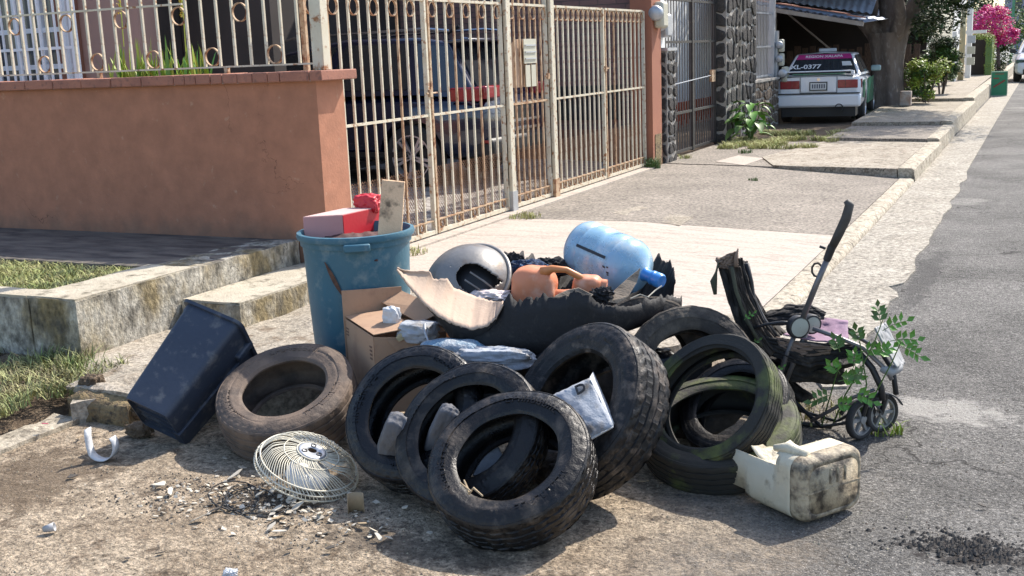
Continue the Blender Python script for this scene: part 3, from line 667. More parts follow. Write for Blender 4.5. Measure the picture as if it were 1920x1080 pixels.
bx('back_wall', -9, -2.9, 31, 31.1, 0, 3.4, darkm, t); bx('inner_side_wall', -9.1, -9, 21, 31, 0, 4, darkm, t); bx('ceiling_board', -9, -3.3, 23.2, 31, 2.75, 2.79, darkm, t)
b = MB(); b.tube([(-5.2, 25, 2.3), (-4.3, 25.5, 1.45)], .02); b.build('loose_pole', rafterm, t)
for x in (-6.1,): bx('roof_post', x-.05, x+.05, 22.7, 22.8, .1, 1.95 if x > -4 else 2.5, rafterm, t)
t = thing('plank_fence', 'weathered wooden plank fence at the back of the carport', 'fence', (-4, 28.5, .1))
for k in range(17):
    x = -5.9+k*.185; b = MB(); b.box(x, x+rnd.uniform(.12, .155), 28.4, 28.425, .12, 1.52+rnd.uniform(-.05, .08), None); b.build('plank', plankm, t)
bx('cross_rail', -6, -2.8, 28.43, 28.47, .5, .6, plankm, t); bx('cross_rail', -6, -2.8, 28.43, 28.47, 1.2, 1.3, plankm, t)

# ================================================================== VEHICLES
tyrem_p = M('car_tyre_rubber', (.025, .025, .027), (.04, .038, .036), 10, rough=.8, bump=.2)
alloy = M('silver_alloy', (.62, .62, .64), (.5, .5, .52), 6, rough=.3, bump=0, metal=.7)
chrome = M('chrome_trim', (.75, .75, .78), rough=.15, bump=0, metal=1)
navy = M('dark_blue_car_paint', (.006, .009, .034), (.007, .010, .036), 2, rough=.25, bump=0, coat=1)
cglass = M('tinted_car_glass', (.02, .024, .028), (.03, .035, .04), 1, rough=.05, bump=0, spec=.9, coat=.5)
taxiw = M('taxi_white_paint', (.80, .81, .84), (.74, .75, .78), 2, rough=.3, bump=0, coat=.6)
taxig = M('taxi_green_paint', (.02, .22, .12), rough=.3, bump=0, coat=.6)
magen = M('magenta_film', (.45, .035, .20), rough=.4, bump=0)
redl = M('red_lamp_plastic', (.33, .02, .035), (.22, .015, .02), 12, rough=.2, bump=0, coat=.5)
blackpl = M('black_plastic_trim', (.02, .02, .022), rough=.5, bump=.05)
platem = M('number_plate_white', (.7, .7, .68), rough=.5, bump=0)
lettw = M('white_lettering', (.8, .8, .8), rough=.6, bump=0)
silverc = M('white_car_paint', (.72, .74, .77), rough=.25, bump=0, coat=.7)
def ring_section(hw, zb, zt, n=28, e=5., tuck=.0):
    out = []
    for i in range(n):
        t = 2*math.pi*i/n; c, s = math.cos(t), math.sin(t)
        yy = hw*math.copysign(abs(c)**(2/e), c); zz = (zt+zb)/2+(zt-zb)/2*math.copysign(abs(s)**(2/e), s)
        f = (zz-zb)/(zt-zb); out.append((yy*(1-tuck*f), zz))
    return out
def wheel(parent, x, yy, r, w, side, rim_r, spokes=5, style='alloy'):
    b = MB(); T = Matrix.Translation((x, yy, r)) @ Matrix.Rotation(R(-90*side), 4, 'X')
    b.lathe([(rim_r, -w/2), (r*.9, -w/2), (r, -w*.32), (r, w*.32), (r*.9, w/2), (rim_r, w/2)], 32, mat=T); wh = b.build('wheel', tyrem_p, parent, smooth=True, sharp=40, local=True)
    b = MB(); b.lathe([(rim_r, w/2+.004), (rim_r-.015, w/2+.004), (rim_r-.03, w/2-.05), (rim_r-.03, -w/2)], 32, mat=T)
    b.lathe([(.001, w/2-.01), (.04, w/2-.01), (.05, w/2-.03)], 12, mat=T)
    for k in range(spokes):
        a = 2*math.pi*k/spokes+.3
        for da in (-.13, .13):
            M2 = T @ Matrix.Rotation(a+da*.6, 4, 'Z'); b.box(.03, rim_r-.012, -.016, .016, w/2-.04, w/2-.008, M2 @ Matrix.Rotation(da*.5, 4, 'Z'))
    b.build('rim', alloy, wh, local=True)
    b = MB(); b.lathe([(.001, w/2-.07), (rim_r-.02, w/2-.07)], 20, mat=T); b.build('brake_disc', blackpl, wh, local=True)
def car_shell(parent, mat, st, gh, arches, r_arch, hw):
    """st: (x, zb, zt, halfwidth) stations; gh: side polygon of cabin [(x,z,halfwidth)] as 4+ rings rear->front bottom/top"""
    b = MB(); n = 28
    rings = [[(x, yy, z) for yy, z in ring_section(h, zb, zt, n)] for x, zb, zt, h in st]
    vs = [p for r in rings for p in r]; fs = [(i*n+j, i*n+(j+1) % n, (i+1)*n+(j+1) % n, (i+1)*n+j) for i in range(len(rings)-1) for j in range(n)]
    fs += [tuple(range(n)), tuple((len(rings)-1)*n+j for j in range(n))]
    b.add(vs, fs); o = b.build('body', mat, parent, smooth=True, sharp=38, local=True)
    cut = MB()
    for ax in arches:
        for s in (1, -1):
            cut.lathe([(.001, s*(hw-.28)), (r_arch, s*(hw-.28)), (r_arch, s*(hw+.2)), (.001, s*(hw+.2))], 28, mat=Matrix.Translation((ax, 0, arches[ax])) @ Matrix.Rotation(R(-90), 4, 'X'))
    co = cut.build('cutter', mat, None); md = o.modifiers.new('b', 'BOOLEAN'); md.object = co; md.operation = 'DIFFERENCE'; md.solver = 'EXACT'
    dg = bpy.context.evaluated_depsgraph_get(); co.matrix_world = parent.matrix_world.copy(); bpy.context.view_layer.update(); dg.update()
    me = bpy.data.meshes.new_from_object(o.evaluated_get(dg)); o.modifiers.clear(); o.data = me; bpy.data.objects.remove(co)
    # cabin
    b = MB()
    B, T_ = gh   # bottom and top outlines: lists of (x, z, hw)
    L = [[(x, s*h, z) for x, z, h in B] for s in (1, -1)]; U = [[(x, s*h, z) for x, z, h in T_] for s in (1, -1)]
    k = len(B)
    for s in (0, 1): b.add(L[s]+U[s], [(i, i+1, i+1+k, i+k) for i in range(k-1)])
    b.add([L[0][0], L[1][0], U[1][0], U[0][0]], [(0, 1, 2, 3)]); b.add([L[0][-1], L[1][-1], U[1][-1], U[0][-1]], [(0, 1, 2, 3)])
    mid = [(x, 0, z+.035) for x, z, h in T_]
    b.add(U[0]+mid+U[1], [(i, i+1, i+1+k, i+k) for i in range(k-1)]+[(i+k, i+1+k, i+1+2*k, i+2*k) for i in range(k-1)])
    bm = bmesh.new(); me0 = b.mesh('x'); bm.from_mesh(me0); bmesh.ops.remove_doubles(bm, verts=bm.verts, dist=.0005); me0.clear_geometry(); bm.to_mesh(me0); bm.free()
    bb = MB(); bb.v = [tuple(v.co) for v in me0.vertices]; bb.f = [tuple(p.vertices) for p in me0.polygons]
    bb.build('cabin', mat, parent, bevel=.03, local=True)
    return o
def quadpane(name, a, bb, c, d, mat, parent, inset=(.06, .06), push=.012, label=None, th=.004):
    """pane on the quad a(bl) b(br) c(tr) d(tl), inset and pushed outwards"""
    a, bb, c, d = map(Vector, (a, bb, c, d)); n = (bb-a).cross(d-a).normalized()
    def pt(u, v): return (a.lerp(bb, u)).lerp(d.lerp(c, u), v)
    u, v = inset; q = [pt(u, v), pt(1-u, v), pt(1-u, 1-v), pt(u, 1-v)]
    m = MB(); m.prism([p+n*push for p in q], -n*(push-th)); o = m.build(name, mat, parent, label, local=True); return o, n, pt
# --- blue hatch SUV inside the gate, tail towards the street, left side to the camera
sp_ = Matrix.Translation((-5.54, 11.93, .20)) @ Matrix.Rotation(R(180), 4, 'Z')
t = thing('parked_suv', 'dark blue SUV parked behind the cream gate, its tail towards the street', 'car', mat=sp_)
HWs = .92
car_shell(t, navy, [(.0, .52, .92, .80), (.05, .42, 1.0, .87), (.25, .33, 1.06, .92), (1.2, .27, 1.08, .93), (2.6, .27, 1.06, .93), (3.5, .28, 1.03, .93), (4.3, .32, .93, .90), (4.62, .4, .8, .8)],
          ([(.12, 1.0, .86), (.9, 1.05, .89), (2.2, 1.05, .89), (3.65, 1.0, .86)], [(.55, 1.62, .66), (.95, 1.68, .68), (1.9, 1.69, .68), (2.75, 1.58, .66)]), {.95: .36, 3.72: .36}, .42, HWs)
for xx in (.95, 3.72):
    for s in (1, -1): wheel(t, xx, s*.82, .36, .23, s, .25)
for s in (1, -1):
    B = [(.12, 1.0, .86), (.9, 1.05, .89), (2.2, 1.05, .89), (3.65, 1.0, .86)]; T_ = [(.55, 1.62, .66), (.95, 1.68, .68), (1.9, 1.69, .68), (2.75, 1.58, .66)]
    for i in range(3):
        a, c = B[i], B[i+1]; u, v = T_[i], T_[i+1]; q = [(a[0], s*a[2], a[1]), (c[0], s*c[2], c[1]), (v[0], s*v[2], v[1]), (u[0], s*u[2], u[1])]
        if s > 0: q = [q[1], q[0], q[3], q[2]]
        quadpane('side_window', *q, cglass, t, (.07, .1), .014)
    b = MB(); b.tube([(.5, s*.72, 1.74), (.8, s*.74, 1.775), (2.6, s*.72, 1.74), (2.9, s*.7, 1.66)], .016); b.build('roof_rail', chrome, t, local=True)
    b = MB(); b.box(.03, .42, s*.93-.035, s*.93+.012 if s > 0 else s*.93+.035, .97, 1.12); b.box(-.012, .12, min(s*.5, s*.9), max(s*.5, s*.9), .99, 1.13); b.build('tail_light', redl, t, local=True, bevel=.02)
    b = MB(); b.box(-.02, .1, min(s*.68, s*.86), max(s*.68, s*.86), .5, .54); b.build('reflector', redl, t, local=True)
    b = MB(); b.box(1.0, 3.3, s*.935-.01, s*.935+.01, .36, .42); b.build('side_trim', blackpl, t, local=True)
    m = MB(); m.box(2.95, 3.1, min(s*.9, s*1.1), max(s*.9, s*1.1), 1.06, 1.2); m.build('mirror', navy, t, local=True, bevel=.03)
quadpane('rear_window', (.12, .86, 1.0), (.12, -.86, 1.0), (.55, -.66, 1.62), (.55, .66, 1.62), cglass, t, (.07, .14), .02)
b = MB(); b.box(.18, .62, -.66, .66, 1.63, 1.67, Matrix.Rotation(R(4), 4, 'Y')); b.build('roof_spoiler', navy, t, local=True, bevel=.015)
b = MB(); b.tube([(.9, .1, 1.7), (.7, .1, 1.8)], .02); b.build('antenna_fin', blackpl, t, local=True)
b = MB(); b.box(-.03, .02, -.55, .55, .90, .93); b.build('chrome_bar', chrome, t, local=True)
for z in (.60, .70): b = MB(); b.box(-.025, .02, -.5, .5, z, z+.028); b.build('chrome_bar', chrome, t, local=True)
b = MB(); b.box(-.045, .2, -.86, .86, .34, .56); b.build('bumper', blackpl, t, local=True, bevel=.05)
b = MB(); b.box(-.022, .02, -.26, .26, .74, .88); b.build('number_plate_recess', blackpl, t, local=True)
b = MB(); b.tube([(.33, -.1, 1.22), (.14, .1, 1.06)], .012); b.build('rear_wiper', blackpl, t, local=True)

# --- white taxi
tm = Matrix.Translation((-3.95, 21.9, .12)) @ Matrix.Rotation(R(94), 4, 'Z') @ Matrix.Scale(.97, 4)
t = thing('parked_taxi', 'white green and magenta taxi sedan parked tail out under the carport tree', 'taxi', mat=tm)
car_shell(t, taxiw, [(.0, .42, .93, .72), (.06, .36, .96, .79), (.3, .30, .97, .815), (1.2, .25, .95, .82), (2.6, .25, .92, .82), (3.4, .26, .88, .81), (4.0, .32, .78, .78), (4.22, .4, .66, .7)],
          ([(.55, .93, .75), (1.15, .93, .78), (2.1, .92, .78), (3.05, .89, .74)], [(1.02, 1.33, .56), (1.3, 1.355, .58), (1.95, 1.355, .58), (2.4, 1.32, .56)]), {.98: .29, 3.4: .29}, .34, .82)
for xx in (.98, 3.4):
    for s in (1, -1): wheel(t, xx, s*.73, .285, .17, s, .19, 6)
for s in (1, -1):
    B = [(.55, .93, .75), (1.15, .93, .78), (2.1, .92, .78), (3.05, .89, .74)]; T_ = [(1.02, 1.33, .56), (1.3, 1.355, .58), (1.95, 1.355, .58), (2.4, 1.32, .56)]
    for i in range(3):
        a, c = B[i], B[i+1]; u, v = T_[i], T_[i+1]; q = [(a[0], s*a[2], a[1]), (c[0], s*c[2], c[1]), (v[0], s*v[2], v[1]), (u[0], s*u[2], u[1])]
        if s > 0: q = [q[1], q[0], q[3], q[2]]
        quadpane('side_window', *q, cglass, t, (.08, .1), .013)
    b = MB(); b.box(-.012, .1, min(s*.36, s*.735), max(s*.36, s*.735), .70, .86); o = b.build('tail_light', redl, t, local=True, bevel=.012)
    b = MB(); b.box(.08, .24, s*.79-.012, s*.80+.014 if s > 0 else s*.79+.012, .70, .86); b.build('tail_light', redl, t, local=True)
    m = MB(); m.box(2.5, 2.62, min(s*.8, s*1.0), max(s*.8, s*1.0), .95, 1.07); m.build('mirror', M('grey_mirror_glass', (.35, .5, .52), rough=.2, bump=0), t, local=True, bevel=.03)
    for (x0, x1, z0, z1) in ((.26, .62, .50, .84), (1.35, 3.0, .34, .84)):
        b = MB(); b.box(x0, x1, s*.824-.006, s*.824+.006, z0, z1); b.build('green_panel', taxig, t, local=True)
q = ((.55, .75, .93), (.55, -.75, .93), (1.02, -.56, 1.33), (1.02, .56, 1.33))
o, n, pt = quadpane('rear_window', *q, cglass, t, (.045, .06), .016)
def onwin(u, v, push=.02): return pt(u, v)+n*push
b = MB(); b.prism([onwin(.05, .76), onwin(.95, .76), onwin(.95, .99), onwin(.05, .99)], n*.003); b.build('magenta_banner', magen, o, local=True)
ux = (pt(1, .5)-pt(0, .5)).normalized(); vx = (pt(.5, 1)-pt(.5, 0)).normalized()
def frame_at(p): 
    m = Matrix((ux, vx, n)).transposed().to_4x4(); m.translation = p; return m
def label_on(s, size, p): 
    tt = text('lettering', s, size, lettw, o, frame_at(p), .001)
label_on('REGION XALAPA', .095, onwin(.5, .875, .0255)); label_on('XL-0377', .17, onwin(.25, .40, .021))
b = MB(); b.prism([onwin(.78, .42), onwin(.92, .42), onwin(.91, .62), onwin(.78, .62)], n*.003); b.build('window_sticker', platem, o, local=True)
b = MB(); b.box(-.02, .24, -.62, .62, 1.015, 1.04); b.box(-.01, .2, -.66, -.60, .95, 1.03); b.box(-.01, .2, .60, .66, .95, 1.03); b.build('boot_spoiler', taxiw, t, local=True, bevel=.012)
b = MB(); b.box(.01, .2, -.5, .5, .972, .99); b.build('spoiler_gap', taxig, t, local=True)
b = MB(); b.box(-.085, .2, -.80, .80, .34, .60); b.build('bumper', taxiw, t, local=True, bevel=.05)
b = MB(); b.box(-.088, .0, -.78, .78, .60, .615); b.build('bumper_strip', blackpl, t, local=True)
b = MB(); b.box(-.01, .05, -.34, .34, .63, .92); b.build('boot_panel', taxiw, t, local=True, bevel=.008)
for (y0_, y1_, z0_, z1_) in ((-.352, -.345, .62, .93), (.345, .352, .62, .93), (-.345, .345, .615, .622), (-.70, .70, .932, .938)):
    b = MB(); b.box(-.014, .03, y0_, y1_, z0_, z1_); b.build('panel_gap', blackpl, t, local=True)
for s_ in (-1, 1):
    b = MB(); b.box(-.0145, .02, min(s_*.50, s_*.507), max(s_*.50, s_*.507), .70, .86); b.build('lamp_divider', blackpl, t, local=True)
b = MB(); b.box(-.028, -.012, -.17, .17, .66, .83); pl = b.build('number_plate', blackpl, t, local=True)
b = MB(); b.box(-.032, -.0285, -.15, .15, .68, .81); b.build('plate_face', platem, pl, local=True)
b = MB()
for k_ in range(6): b.box(-.0335, -.0322, -.125+k_*.044, -.100+k_*.044, .705, .785)
b.build('plate_characters', MATS['dull_plate_grey'] if 'dull_plate_grey' in MATS else M('dull_plate_grey', (.12, .12, .16), bump=0), pl, local=True)
b = MB(); b.lathe([(.001, 0), (.03, .0), (.034, -.01)], 12, mat=Matrix.Translation((-.014, 0, .875)) @ Matrix.Rotation(R(-90), 4, 'Y')); b.build('emblem', chrome, t, local=True)
b = MB(); b.lathe([(.06, 0), (.08, .0), (.08, .12), (.06, .12)], 14, mat=Matrix.Translation((-.09, -.40, .33)) @ Matrix.Rotation(R(90), 4, 'Y')); b.build('exhaust_tip', blackpl, t, local=True)
b = MB(); b.box(1.55, 1.72, -.17, .17, 1.39, 1.455); b.build('roof_sign', M('taxi_roof_sign', (.55, .62, .70), rough=.4, bump=0), t, local=True, bevel=.015)
b = MB(); b.box(.02, 1.6, -.70, .70, .16, .34); b.build('underbody', blackpl, t, local=True)
# --- white car far down the street, nose to the camera
tm = Matrix.Translation((-.25, 43.5, .0)) @ Matrix.Rotation(R(90), 4, 'Z')
t = thing('far_car', 'white car with dark windscreen parked far down the street beyond the green sign', 'car', mat=tm)
car_shell(t, silverc, [(.0, .30, .74, .80), (.08, .26, .84, .88), (.5, .24, .95, .92), (1.4, .24, 1.04, .93), (3.3, .24, 1.05, .93), (4.3, .3, 1.0, .88), (4.5, .4, .9, .8)],
          ([(1.25, 1.0, .84), (2.2, 1.04, .88), (3.2, 1.04, .88), (4.2, 1.0, .84)], [(2.05, 1.5, .64), (2.4, 1.56, .66), (3.3, 1.56, .66), (3.9, 1.5, .64)]), {.9: .34, 3.6: .34}, .4, .93)
for xx in (.9, 3.6):
    for s in (1, -1): wheel(t, xx, s*.83, .34, .22, s, .23)
quadpane('windscreen', (1.25, .84, 1.0), (1.25, -.84, 1.0), (2.05, -.64, 1.5), (2.05, .64, 1.5), glassd, t, (.06, .06), .016)
b = MB(); b.box(-.03, .1, -.5, .5, .56, .72); b.build('grille', blackpl, t, local=True); b = MB(); b.box(-.03, .1, -.62, .62, .28, .46); b.build('lower_intake', blackpl, t, local=True)
for s in (1, -1):
    b = MB(); b.box(.0, .3, min(s*.52, s*.86), max(s*.52, s*.86), .66, .80); b.build('headlight', glassd, t, local=True, bevel=.03)
    b = MB(); b.box(1.5, 1.65, min(s*.92, s*1.12), max(s*.92, s*1.12), 1.0, 1.16); b.build('mirror', blackpl, t, local=True, bevel=.03)
b = MB(); b.box(-.04, -.031, -.2, .2, .48, .56); b.build('number_plate', platem, t, local=True)
tm = Matrix.Translation((.55, 62, .0)) @ Matrix.Rotation(R(90), 4, 'Z')
t = thing('dark_far_car', 'dark car only partly seen behind the white car', 'car', mat=tm)
car_shell(t, navy, [(.0, .30, .9, .80), (.08, .26, 1.1, .88), (.5, .24, 1.15, .92), (3.3, .24, 1.15, .93), (4.5, .4, .9, .8)],
          ([(.25, 1.1, .84), (1.2, 1.14, .88), (3.2, 1.14, .88), (4.2, 1.1, .84)], [(.5, 1.7, .64), (1.4, 1.76, .66), (3.3, 1.76, .66), (3.9, 1.6, .64)]), {.9: .34, 3.6: .34}, .4, .93)
for xx in (.9, 3.6):
    for s in (1, -1): wheel(t, xx, s*.83, .34, .22, s, .23)

# ================================================================== VEGETATION
def leafcloud(b, clumps, per, size, flat=.35):
    for (cx, cy, cz, r) in clumps:
        for _ in range(per):
            while True:
                x, y, z = rnd.uniform(-1, 1), rnd.uniform(-1, 1), rnd.uniform(-1, 1)
                q = x*x+y*y+z*z
                if .1 < q < 1: break
            if rnd.random() > .35+.65*q: continue
            p = Vector((cx+x*r, cy+y*r, cz+z*r*.8)); s = size*rnd.uniform(.6, 1.3)
            d = Vector((rnd.uniform(-1, 1), rnd.uniform(-1, 1), rnd.uniform(-.8, .4))).normalized(); e = d.cross(Vector((rnd.uniform(-.6, .6), rnd.uniform(-.6, .6), 1))).normalized()
            nn = d.cross(e)*s*.15
            b.add([p, p+d*s*.5+e*s*.27+nn, p+d*s, p+d*s*.5-e*s*.27+nn], [(0, 1, 2), (0, 2, 3)])
def limb(b, pts, r0, r1, n=10):
    k = len(pts); b.tube(pts, [r0+(r1-r0)*i/(k-1) for i in range(k)], n)
TX, TY = -3.22, 25.9
t = thing('shade_tree', 'thick forked grey tree with dark crown shading the taxi', 'tree', (TX, TY, .1))
b = MB(); tr = []
for i, (dx, dy, z, r) in enumerate([(0, 0, .0, .48), (0, 0, .25, .36), (0, 0, .7, .31), (.0, 0, 1.15, .31), (.03, 0, 1.5, .36), (.05, 0, 1.75, .40)]): tr.append((dx, dy, z, r))
vs_ = []
def bumpy(i, tt, r, z): return r*(1+.10*math.sin(5*tt+z*1.3)+.05*math.sin(9*tt+2*z)), z
b.lathe([(r, z+.05) for _, _, z, r in tr], 40, fn=bumpy, mat=Matrix.Translation((TX, TY, 0)))
o = b.build('trunk', barkm, t, smooth=True)
for pts, r0 in (([(TX-.1, TY, 1.6), (TX-.55, TY-.1, 2.15), (TX-1.2, TY-.4, 2.8), (TX-2.2, TY-.9, 3.6)], .23), ([(TX+.02, TY, 1.6), (TX+.0, TY+.1, 2.3), (TX-.1, TY+.2, 3.2), (TX, TY, 4.4)], .27),
                ([(TX+.1, TY, 1.6), (TX+.45, TY-.1, 2.15), (TX+.85, TY-.3, 2.8), (TX+1.5, TY-.6, 3.8)], .22), ([(TX+.15, TY-.1, 1.65), (TX+.3, TY-.5, 2.2), (TX+.3, TY-1.2, 3.0), (TX+.5, TY-2.2, 3.9)], .16),
                ([(TX-.35, TY-.05, 2.0), (TX-.25, TY-.3, 2.5), (TX+.1, TY-.5, 3.1)], .10)):
    b = MB(); fine = []
    P = [Vector(p) for p in pts]
    for i in range(len(P)-1):
        for s in (0, .25, .5, .75): fine.append(P[i].lerp(P[i+1], s)+Vector((fbm(i+s, 1), fbm(i+s, 5), 0))*.04)
    fine.append(P[-1]); limb(b, fine, r0, r0*.35, 12); b.build('limb', barkm, t, smooth=True)
cl = []
for i in range(60):
    a = rnd.uniform(0, 6.28); q = rnd.uniform(.4, 1); rr = 3.6*q**.5
    c_ = (TX+.2+rr*math.cos(a)*.9, TY-.3+rr*math.sin(a)*1.05, rnd.uniform(3.6, 6.2), rnd.uniform(.7, 1.1))
    if not (c_[1] < TY-2.6) and not (c_[0] > -2.6 and c_[1] > TY+.9): cl.append(c_)
cl += [(TX+.9, TY-1.1, 2.75, .42), (TX+1.35, TY-1.0, 2.6, .38), (TX+1.9, TY-1.2, 2.95, .45), (-2.3, 24.4, 3.9, .75), (-1.3, 24.9, 4.2, .75), (-1.9, 23.6, 4.4, .7), (-.6, 24.3, 4.6, .6), (-3.0, 22.6, 4.4, .7), (TX+1.25, TY-.9, 2.1, .42), (TX+.85, TY-.5, 1.95, .35), (TX+1.65, TY-1.0, 2.5, .4), (TX-1.6, TY-1.5, 2.9, .3), (TX-1.0, TY-1.8, 3.1, .35), (TX+.7, TY+.2, 2.35, .35), (TX+1.1, TY-1.4, 2.5, .45), (TX-.6, TY-1.5, 3.1, .4), (TX-.2, TY+.9, 2.9, .5)]
b = MB(); leafcloud(b, cl, 620, .11); b.build('crown', leafd, t, fixn=False)
def bush(name, label, cat, c, r, h, n, size, mats, group=None, stems=6, squash=1., per=200):
    t = thing(name, label, cat, c, group); X, Y, Z = c
    for m_, share in mats:
        cl = []
        for i in range(max(2, int(n*share))):
            a = rnd.uniform(0, 6.28); q = r*math.sqrt(rnd.random())*.75; z = Z+h*rnd.uniform(.18, .88); q *= 1-.35*abs((z-Z)/h-.5)
            cl.append((X+q*math.cos(a), Y+q*math.sin(a)*squash, z, r*rnd.uniform(.22, .42)))
        b = MB(); leafcloud(b, cl, per, size); b.build('foliage', m_, t, fixn=False)
    for i in range(stems):
        a = rnd.uniform(0, 6.28); b = MB(); limb(b, [(X+.05*math.cos(a), Y+.05*math.sin(a), Z), (X+.3*r*math.cos(a), Y+.3*r*math.sin(a), Z+h*.4), (X+.7*r*math.cos(a), Y+.7*r*math.sin(a), Z+h*.8)], .02, .006, 5); b.build('stem', barkm, t)
    return t
bush('croton_bush', 'bright yellow-green croton bush at the foot of the shade tree', 'bush', (-2.42, 26.2, .28), .52, 1.0, 22, .085, [(leafy, .6), (leafm, .4)])
bx('planter_block', -2.85, -2.62, 25.1, 25.3, .27, .58, M('painted_planter_concrete', (.4, .38, .36), (.25, .16, .12), 8, rough=.9), None, bevel=.02); tag(bpy.data.objects['planter_block'], 'small grey and brown block standing in front of the croton bush', 'planter')
bush('dark_shrub', 'dark green upright shrub right of the croton bush', 'shrub', (-2.35, 29.0, .33), .5, 1.45, 30, .085, [(leafd, .6), (leafm, .4)])
bush('dark_hedge', 'deep shaded dark shrubbery behind the shade tree', 'shrub', (-3.3, 31.5, .33), 1.0, 2.3, 34, .10, [(leafd, 1.)])
bush('street_shrub', 'light green shrub against the far pale wall posts', 'shrub', (-2.7, 34.2, .33), .5, 1.5, 20, .09, [(leafm, .7), (leafy, .3)])
# large leaved plant at the stone pillar
def bigleaf(parent, p0, d, ln, wd, mat, droop=.4):
    b = MB(); d = Vector(d).normalized(); side = d.cross(Vector((0, 0, 1))).normalized(); rows = []
    for i in range(7):
        s = i/6; c = Vector(p0)+d*ln*s+Vector((0, 0, -droop*ln*s*s)); ww = wd*math.sin(math.pi*min(1, .08+s*.92))**.7*(1 if i < 6 else 0)
        rows.append([c-side*ww+Vector((0, 0, ww*.35)), c, c+side*ww+Vector((0, 0, ww*.35))])
    b.grid(rows); return b.build('leaf', mat, parent, fixn=False, smooth=True)
t = thing('broad_leaf_plant', 'broad bright leaved plant growing at the foot of the stone pillar', 'plant', (-4.3, 17.9, .14))
for i in range(46):
    a = rnd.uniform(0, 6.28); z = rnd.uniform(.12, .62); q = rnd.uniform(.03, .30)*(1.2-z)
    p = Vector((-4.28+q*math.cos(a), 17.9+q*math.sin(a), .14+z))
    bigleaf(t, p, (math.cos(a), math.sin(a), rnd.uniform(-.1, .5)), rnd.uniform(.17, .28), rnd.uniform(.05, .085), leafb if rnd.random() < .6 else leafm, rnd.uniform(.3, .8))
for i in range(6):
    a = i*1.05; b = MB(); limb(b, [(-4.28, 17.9, .12), (-4.28+.1*math.cos(a), 17.9+.1*math.sin(a), .45), (-4.28+.2*math.cos(a), 17.9+.2*math.sin(a), .72)], .012, .006, 5); b.build('stem', leafm, t)

# far right: posts, utility pole, arch hedge, bougainvillea, sign
def slice_(name, label, cat, px0, px1, py0, pyb, Y, dep, mat, group=None, nm=None):
    a = aty(px0, pyb, Y); c = aty(px1, pyb, Y); z = aty(px0, py0, Y).z
    o = bx(name, a.x, c.x, Y, Y+dep, .3, z, mat); return tag(o, label, cat, group)
slice_('white_wall_post', 'tall white wall post under the bougainvillea, its top white', 'post', 1808, 1818, -10, 160, 40, .3, whitew)
t = thing('wooden_pole', 'pale wooden pole with meters beside the dark hedge', 'pole', (-2.6, 38, .3))
p = aty(1800, 160, 38); b = MB(); b.tube([(p.x, 38, .3), (p.x+.03, 38, 2.6)], .09, 10); b.build('shaft', M('pale_pole_wood', (.45, .38, .22), (.35, .3, .18), 4, rough=.9), t, smooth=True)
for k in range(3): bx('meter_box', p.x+.16, p.x+.38, 38.05, 38.2, 1.45-k*.33, 1.68-k*.33, meterm if k else metals, t)
slice_('pale_wall_column', 'pale wall column left of the wooden pole', 'column', 1782, 1790, 60, 160, 37, .4, whitew)
o = slice_('white_beam', 'white horizontal beam crossing above the hedge arch', 'beam', 1797, 1850, 48, 54, 39, .2, whitew); o.location.z = 1.72
o.scale.z = .06
o = slice_('shadowed_doorway', 'dark doorway in the hedge wall', 'doorway', 1812, 1846, 66, 160, 43, .2, darkm)
t = thing('clipped_hedge', 'bright clipped hedge arch beside the dark doorway', 'hedge', (-1.9, 42, .3))
b = MB(); a = aty(1846, 150, 42.5); zt = aty(1846, 66, 42.5).z
cl = [(a.x+.1+.05*rnd.random(), 42.2+rnd.random()*1.6, z, .17) for z in [.4+.07*i for i in range(int((zt-.4)/.07))]]+[(a.x+.1-.09*k, 42.4, zt-.02, .15) for k in range(6)]
leafcloud(b, cl, 170, .05); b.build('foliage', leafy, t, fixn=False)
bx('hedge_core', a.x+.0, a.x+.2, 42.3, 43.8, .3, zt-.1, leafm, t)
def px_clumps(lst, Y, jit=1.):
    out = []
    for x, yv, rp in lst:
        p = aty(x, yv, Y); r = rp*(p-O).length/2100; out.append((p.x, Y+rnd.uniform(-1, 1)*jit*r, p.z, r))
    return out
t = thing('bougainvillea', 'magenta flowering bougainvillea spilling over the far hedge', 'bougainvillea', (-1.9, 46, .3))
b = MB(); leafcloud(b, px_clumps([(1840, 40, 22), (1862, 30, 20), (1880, 45, 20), (1850, 62, 18), (1890, 68, 16), (1875, 22, 14), (1832, 58, 12), (1850, 18, 12), (1846, 80, 7), (1865, 75, 14), (1900, 60, 10), (1855, 45, 24)], 46), 420, .11); b.build('bract', pinkf, t, fixn=False)
b = MB(); leafcloud(b, px_clumps([(1835, 30, 20), (1855, 50, 26), (1880, 60, 22), (1870, 90, 18), (1880, 110, 16), (1868, 125, 14), (1826, 45, 12), (1885, 85, 12), (1874, 140, 10)], 46.8), 420, .11); b.build('foliage', leafm, t, fixn=False)
b = MB(); limb(b, [(aty(1872, 150, 46.5).x, 46.5, .3), (aty(1870, 90, 46.5).x, 46.5, 1.5), (aty(1860, 40, 46.5).x, 46.5, 2.6)], .08, .03); b.build('stem', barkm, t)
t = thing('far_garden_wall', 'low pale garden wall beyond the bougainvillea', 'wall', (-2.1, 52, .3)); bx('wall_body', -2.5, -2.05, 46, 75, .3, 1.3, whitew, t)
bx('wall_cap', -2.55, -2.0, 45.95, 75, 1.303, 1.38, conc_g, t)
